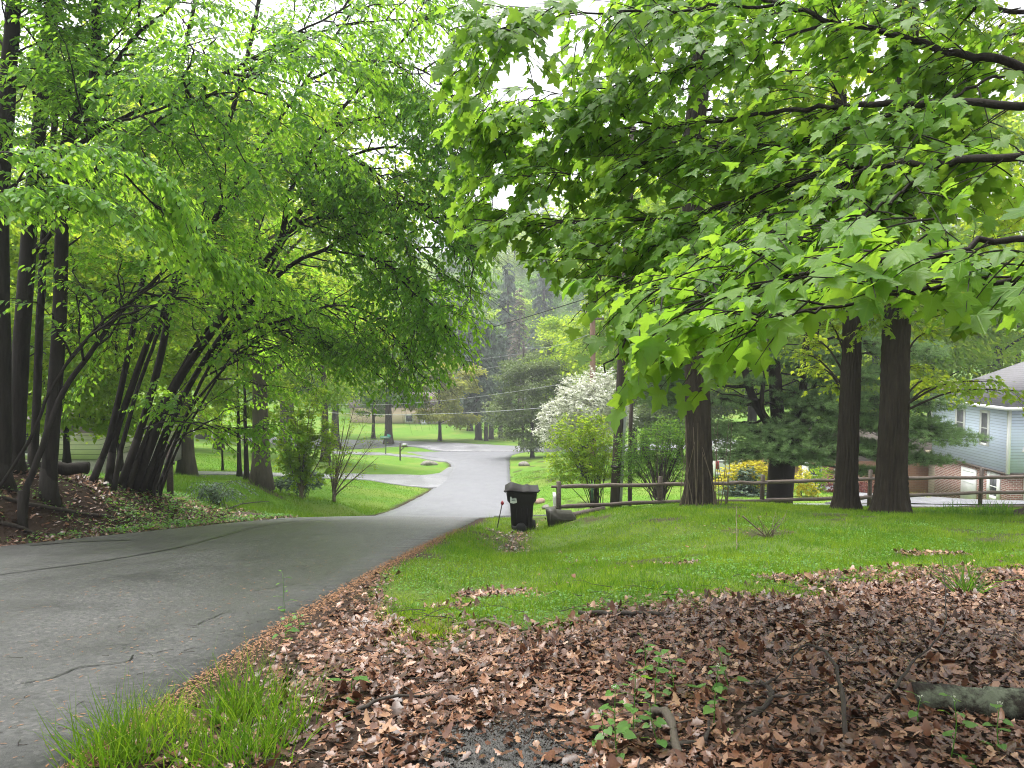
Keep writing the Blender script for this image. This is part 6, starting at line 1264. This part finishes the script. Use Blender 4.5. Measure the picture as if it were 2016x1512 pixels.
# left bank litter and ground ivy
x, y = scatter(36000, -13, -4.8, 8, 19.5); k = inview(x,y,.6) & (x < ledge(y)+.05); x, y = x[k], y[k]; x, y = accept(x, y, np.clip(.75-.2*lump(x,y),.2,1)*.6); litter('leaf_litter', x, y, (.06,.12), .05)
x, y = scatter(60000, -13, -5, 9, 19.5); k = inview(x,y,.6) & (x < ledge(y)-.02); x, y = x[k], y[k]; f = np.clip(.15+.5*lump(x*1.3,y*1.1)+.7*np.exp(-((x-ledge(y)+.15)/.25)**2)*np.clip((y-10)/2,0,1)+.4*np.clip((y-14)/3,0,1),0,1); x, y = accept(x, y, f); n = len(x)
g = G(); V, Fs = inst(DIA, DIA_F, np.stack([x,y,ground(x,y)+rng.uniform(.01,.10,n)],-1), nrm(np.c_[rng.normal(0,1,(n,2)),rng.uniform(-.1,.5,n)]), nrm(UP+rng.normal(0,.4,(n,3))), rng.uniform(.03,.075,n)); g.add(V, Fs, 0, np.repeat(rng.uniform(0,.8,n),4)); g.build('ground_ivy', M_weed, kind='stuff')
# orange bud scales along the road edge, twigs and grit on the asphalt
yy = rng.uniform(2.4,15,8000); xx = redge(yy)+np.abs(rng.normal(.02,.11,8000))+rng.normal(0,.03,8000)+.005; n = len(xx); onr = xx < redge(yy); g = G(); T = np.array([(-.09,0,0),(.09,0,0),(.11,.6,.04),(0,1,0),(-.11,.6,.04)])
V, Fs = inst(T, np.array([(0,1,2,3,4)]), np.stack([xx,yy,np.where(onr,rz(xx,yy)+.004,ground(xx,yy)+rng.uniform(.004,.03,n))],-1), nrm(np.c_[rng.normal(0,1,(n,2)),rng.normal(0,.12,n)]), nrm(UP+rng.normal(0,.3,(n,3))), rng.uniform(.012,.034,n)); g.add(V, Fs); g.build('bud_scales', M_orange, kind='stuff')
yy = 2.5+rng.uniform(0,1,1500)**1.6*17; xx = redge(yy)-np.abs(rng.normal(0,1.6,1500)); k = xx > ledge(yy)+.1; xx, yy = xx[k], yy[k]; n = len(xx); g = G(); V, Fs = inst(T, np.array([(0,1,2,3,4)]), np.stack([xx,yy,rz(xx,yy)+.005],-1), nrm(np.c_[rng.normal(0,1,(n,2)),rng.normal(0,.05,n)]), nrm(UP+rng.normal(0,.12,(n,3))), rng.uniform(.012,.035,n)); g.add(V, Fs); g.build('road_debris', M_orange, kind='stuff')
g = G()
for k in range(24):
    y_ = rng.uniform(2.8,6.5); x_ = redge(y_)-abs(rng.normal(.0,.5))-.03; a = rng.uniform(0,3.14); l = rng.uniform(.03,.11); q = np.array([(x_+math.cos(a)*l*s, y_+math.sin(a)*l*s, 0) for s in (-.5,0,.5)])+rng.normal(0,.004,(3,3))*np.array((1,1,0)); q[:,2] = rz(q[:,0],q[:,1])+.004; g.tube(q, .0014, 4)
g.build('road_twigs', M_twig, kind='stuff')
# gravel patch at the camera's feet
M_gravel = plain('gravel', (.045,.042,.04), .6, var=.7, scale=25); PEB = np.array([(0,0,.5),(.5,0,0),(0,.5,0),(-.5,0,0),(0,-.5,0)]); PEB_F = np.array([(0,1,2),(0,2,3),(0,3,4),(0,4,1)])
n = 7000; xx = rng.normal(-.02,.19,n); yy = rng.normal(3.0,.2,n); g = G(); V, Fs = inst(PEB, PEB_F, np.stack([xx,yy,ground(xx,yy)+.004],-1), nrm(np.c_[rng.normal(0,1,(n,2)),np.zeros(n)]), nrm(UP+rng.normal(0,.5,(n,3))), rng.uniform(.006,.018,n)); g.add(V, Fs, 0, np.repeat(rng.uniform(0,1,n),5)); g.build('gravel', M_gravel, kind='stuff')
xx = rng.uniform(-.3,.7,130); yy = rng.uniform(11.5,19,130); k = np.abs(xx-np.interp(yy,[11,15,19],[-.1,.05,.5])) < .3; xx, yy = xx[k], yy[k]; n = len(xx); g = G(); V, Fs = inst(PEB, PEB_F, np.stack([xx,yy,ground(xx,yy)+.01],-1), nrm(np.c_[rng.normal(0,1,(n,2)),np.zeros(n)]), nrm(UP+rng.normal(0,.5,(n,3))), rng.uniform(.03,.07,n)); g.add(V, Fs); g.build('gutter_stones', M_rock, kind='stuff')
# small twigs all over the litter
g = G(); n = 420; xx, yy = scatter(n, -1.6, 5, 2.4, 7); k = xx > redge(yy)+.3; xx, yy = xx[k], yy[k]; n = len(xx); a = rng.uniform(0,6.28,n); S = twig_lines(np.stack([xx,yy,ground(xx,yy)+rng.uniform(.02,.06,n)],-1), np.stack([np.cos(a),np.sin(a),rng.normal(0,.12,n)],-1), rng.uniform(.08,.4,n), np.full(n,.05), 5); S[:,1:4] += rng.normal(0,.008,S[:,1:4].shape); add_lines(g, S, rng.uniform(.0015,.005,n), .001, 4); g.build('litter_twigs', M_twig, kind='stuff')
# grass clumps at the lower left
def clump_grass(name, px, py, n, h, spread, mat, label, cat, group, w=.006, lean=.33, tone=(.25,.2)):
    b = ray_ground(px, py); x = b[0]+rng.normal(0,spread,n); y = b[1]+rng.normal(0,spread,n); hh = rng.uniform(*h,n)*(1.45 if cat == 'grass tuft' and py > 1300 else 1); p = np.stack([x,y,ground(x,y)-.01],-1); out = (p-b)*np.array((1,1,0))/max(spread,.01); ax = nrm(UP+out*.16+rng.normal(0,lean,(n,3))*np.array((1,1,.2)))
    V, Fs = inst(BLADE, BLADE_F, p, ax, nrm(np.c_[rng.normal(0,1,(n,2)),np.zeros(n)+.1]), hh, cyy=-rng.uniform(.1,.9,n), wid=w/hh/.06*rng.uniform(.7,1.3,n)); g = G(); g.add(V, Fs, 0, np.repeat(np.clip(rng.normal(*tone,n),0,1),5)); return g.build(name, mat, base=b, label=label, cat=cat, group=group)
tg_ = 'grass tufts on the road verge'
clump_grass('grass_tuft', 235, 1500, 330, (.10,.24), .10, M_grass, 'thick bright grass tuft nearest the lower left road edge', 'grass tuft', tg_)
clump_grass('grass_tuft', 320, 1440, 170, (.06,.15), .08, M_grass, 'yellower short grass tuft behind the thick one', 'grass tuft', tg_, tone=(.9,.15))
clump_grass('grass_tuft', 470, 1420, 230, (.12,.25), .07, M_grass, 'tall upright grass tuft in the middle of the verge', 'grass tuft', tg_)
clump_grass('grass_tuft', 480, 1500, 240, (.08,.2), .10, M_grass, 'wide grass tuft mixed with broad weeds at the bottom edge', 'grass tuft', tg_)
clump_grass('grass_tuft', 560, 1440, 90, (.12,.24), .06, M_grass, 'sparse arching grass tuft on the litter side of the verge', 'grass tuft', tg_, .005)
clump_grass('grass_tuft', 385, 1500, 90, (.08,.17), .06, M_grass, 'thin grass tuft between the two thick ones', 'grass tuft', tg_)
clump_grass('grass_tuft', 790, 1210, 160, (.08,.16), .09, M_grass, 'bluish green tuft where lawn and litter meet', 'grass tuft', tg_, tone=(.15,.1))
clump_grass('grass_tuft', 850, 1250, 340, (.05,.13), .09, M_grass, 'spreading yellow green tuft at the lawn tip', 'grass tuft', tg_, tone=(.9,.1))
dg = 'daffodil leaf clumps'
clump_grass('daffodil_clump', 1905, 1172, 60, (.22,.42), .035, M_mid, 'dark strap leaved daffodil clump at the litter edge', 'plant', dg, .011, .42, (.25,.15))
for px, lb in ((1880,'daffodil leaf clump before the fence, leftmost of three'),(1938,'daffodil leaf clump before the fence, middle of three'),(1975,'daffodil leaf clump before the fence, rightmost of three')): clump_grass('daffodil_clump', px, 1014, 90, (.18,.34), .14 if px < 1900 else .10, M_mid, lb, 'plant', dg, .016, .3, (.3,.15))
# garlic-mustard-like weeds with heart leaves
HEART = np.array([(0,.1,0),(.18,-.05,.03),(.42,.10,.05),(.40,.45,.04),(.2,.75,0),(0,1,-.06),(-.2,.75,0),(-.40,.45,.04),(-.42,.10,.05),(-.18,-.05,.03)]); HEART_F = np.array([(0,i,i+1) for i in range(1,9)])
wg = 'heart leaved weeds in the leaf litter'
def weed(px, py, h, n, label, flower=False, size=(.03,.06)):
    h *= 1.2; size = (size[0]*.95, size[1]*1.05); b = ray_ground(px, py); o = thing('weed_plant', b, label, 'weed', wg); lean = rng.normal(0,.08,2); t = b+np.array((lean[0]*h*2,lean[1]*h,h)); L = smooth_line([b-UP*.02, (b+t)/2+rng.normal(0,.01,3), t], 8); g = G(); g.tube(L, np.linspace(.003,.0015,8), 5); gl = G()
    s = np.linspace(.15,1,n); p, _ = along(L, s); a = np.arange(n)*2.4+rng.uniform(0,6); d = np.stack([np.cos(a),np.sin(a),rng.uniform(.1,.5,n)],-1); st = rng.uniform(.02,.07,n)*(1.2-s*.6); q = p+nrm(d)*st[:,None]
    for u, v in zip(p, q): g.tube(np.array([u, v]), .0011, 4, cap=False)
    V, Fs = inst(HEART, HEART_F, q, d-UP*rng.uniform(.2,.7,(n,1)), nrm(UP+d*.3+rng.normal(0,.25,(n,3))), rng.uniform(*size,n)*(1.3-.6*s), cx=rng.uniform(-.5,.2,n)); gl.add(V, Fs, 0, np.repeat(rng.uniform(.3,1,n),10)); g.build('stem', M_weed, o); gl.build('leaves', M_weed, o)
    if flower: f = G(); V, Fs = inst(DIA, DIA_F, np.repeat(t[None],14,0)+rng.normal(0,.005,(14,3)), rng.normal(0,1,(14,3))+UP, rng.normal(0,1,(14,3)), rng.uniform(.006,.011,14)); f.add(V, Fs); f.build('flower_head', M_white_fl, o)
for a in [(1215,1500,.26,12,'tall weed at the left of the weed patch',True),(1245,1450,.24,11,'weed standing behind the thick bent branch'),(1290,1400,.22,10,'weed in the middle of the patch, above the branch end'),(1330,1370,.2,9,'weed with paler broad leaves behind the middle one',False,(.04,.075)),(1300,1470,.16,9,'short weed growing against the thick bent branch'),(1270,1330,.16,6,'small weed furthest back in the patch'),(1405,1440,.26,9,'upright weed right of the bent branch',True),(1440,1360,.18,7,'weed with pointed leaves right of the patch',False,(.04,.07)),(1185,1470,.14,8,'low weed beside the gravel edge'),(1870,1495,.22,8,'white topped weed left of the mossy log foot',True),(1810,1440,.12,5,'small sprouting weed near the mossy log end',True),(1970,1490,.18,7,'white topped weed in the lower right corner',True,(.04,.06)),(690,1375,.10,5,'low sprig with broad bright leaves by the long stick',False,(.06,.085)),(560,1215,.30,9,'tall thin weed at the road edge'),(560,1260,.14,9,'bushy yellow green weed below the thin one'),(590,1240,.10,8,'low weed cluster beside the road edge')]: weed(*a)
o = None
# ---------------------------------------------------------------- the misty air
m, t, b = nodes('mist'); t.nodes.remove(b); pv = t.nodes.new('ShaderNodeVolumePrincipled'); pv.inputs['Density'].default_value = .0010; pv.inputs['Color'].default_value = (.93,.95,1,1); pv.inputs['Anisotropy'].default_value = .2
t.links.new(pv.outputs[0], t.nodes['Material Output'].inputs['Volume'])
g = G(); g.box((0, 200, 35), (760, 480, 130)); haze = g.build('haze', m, kind='stuff')
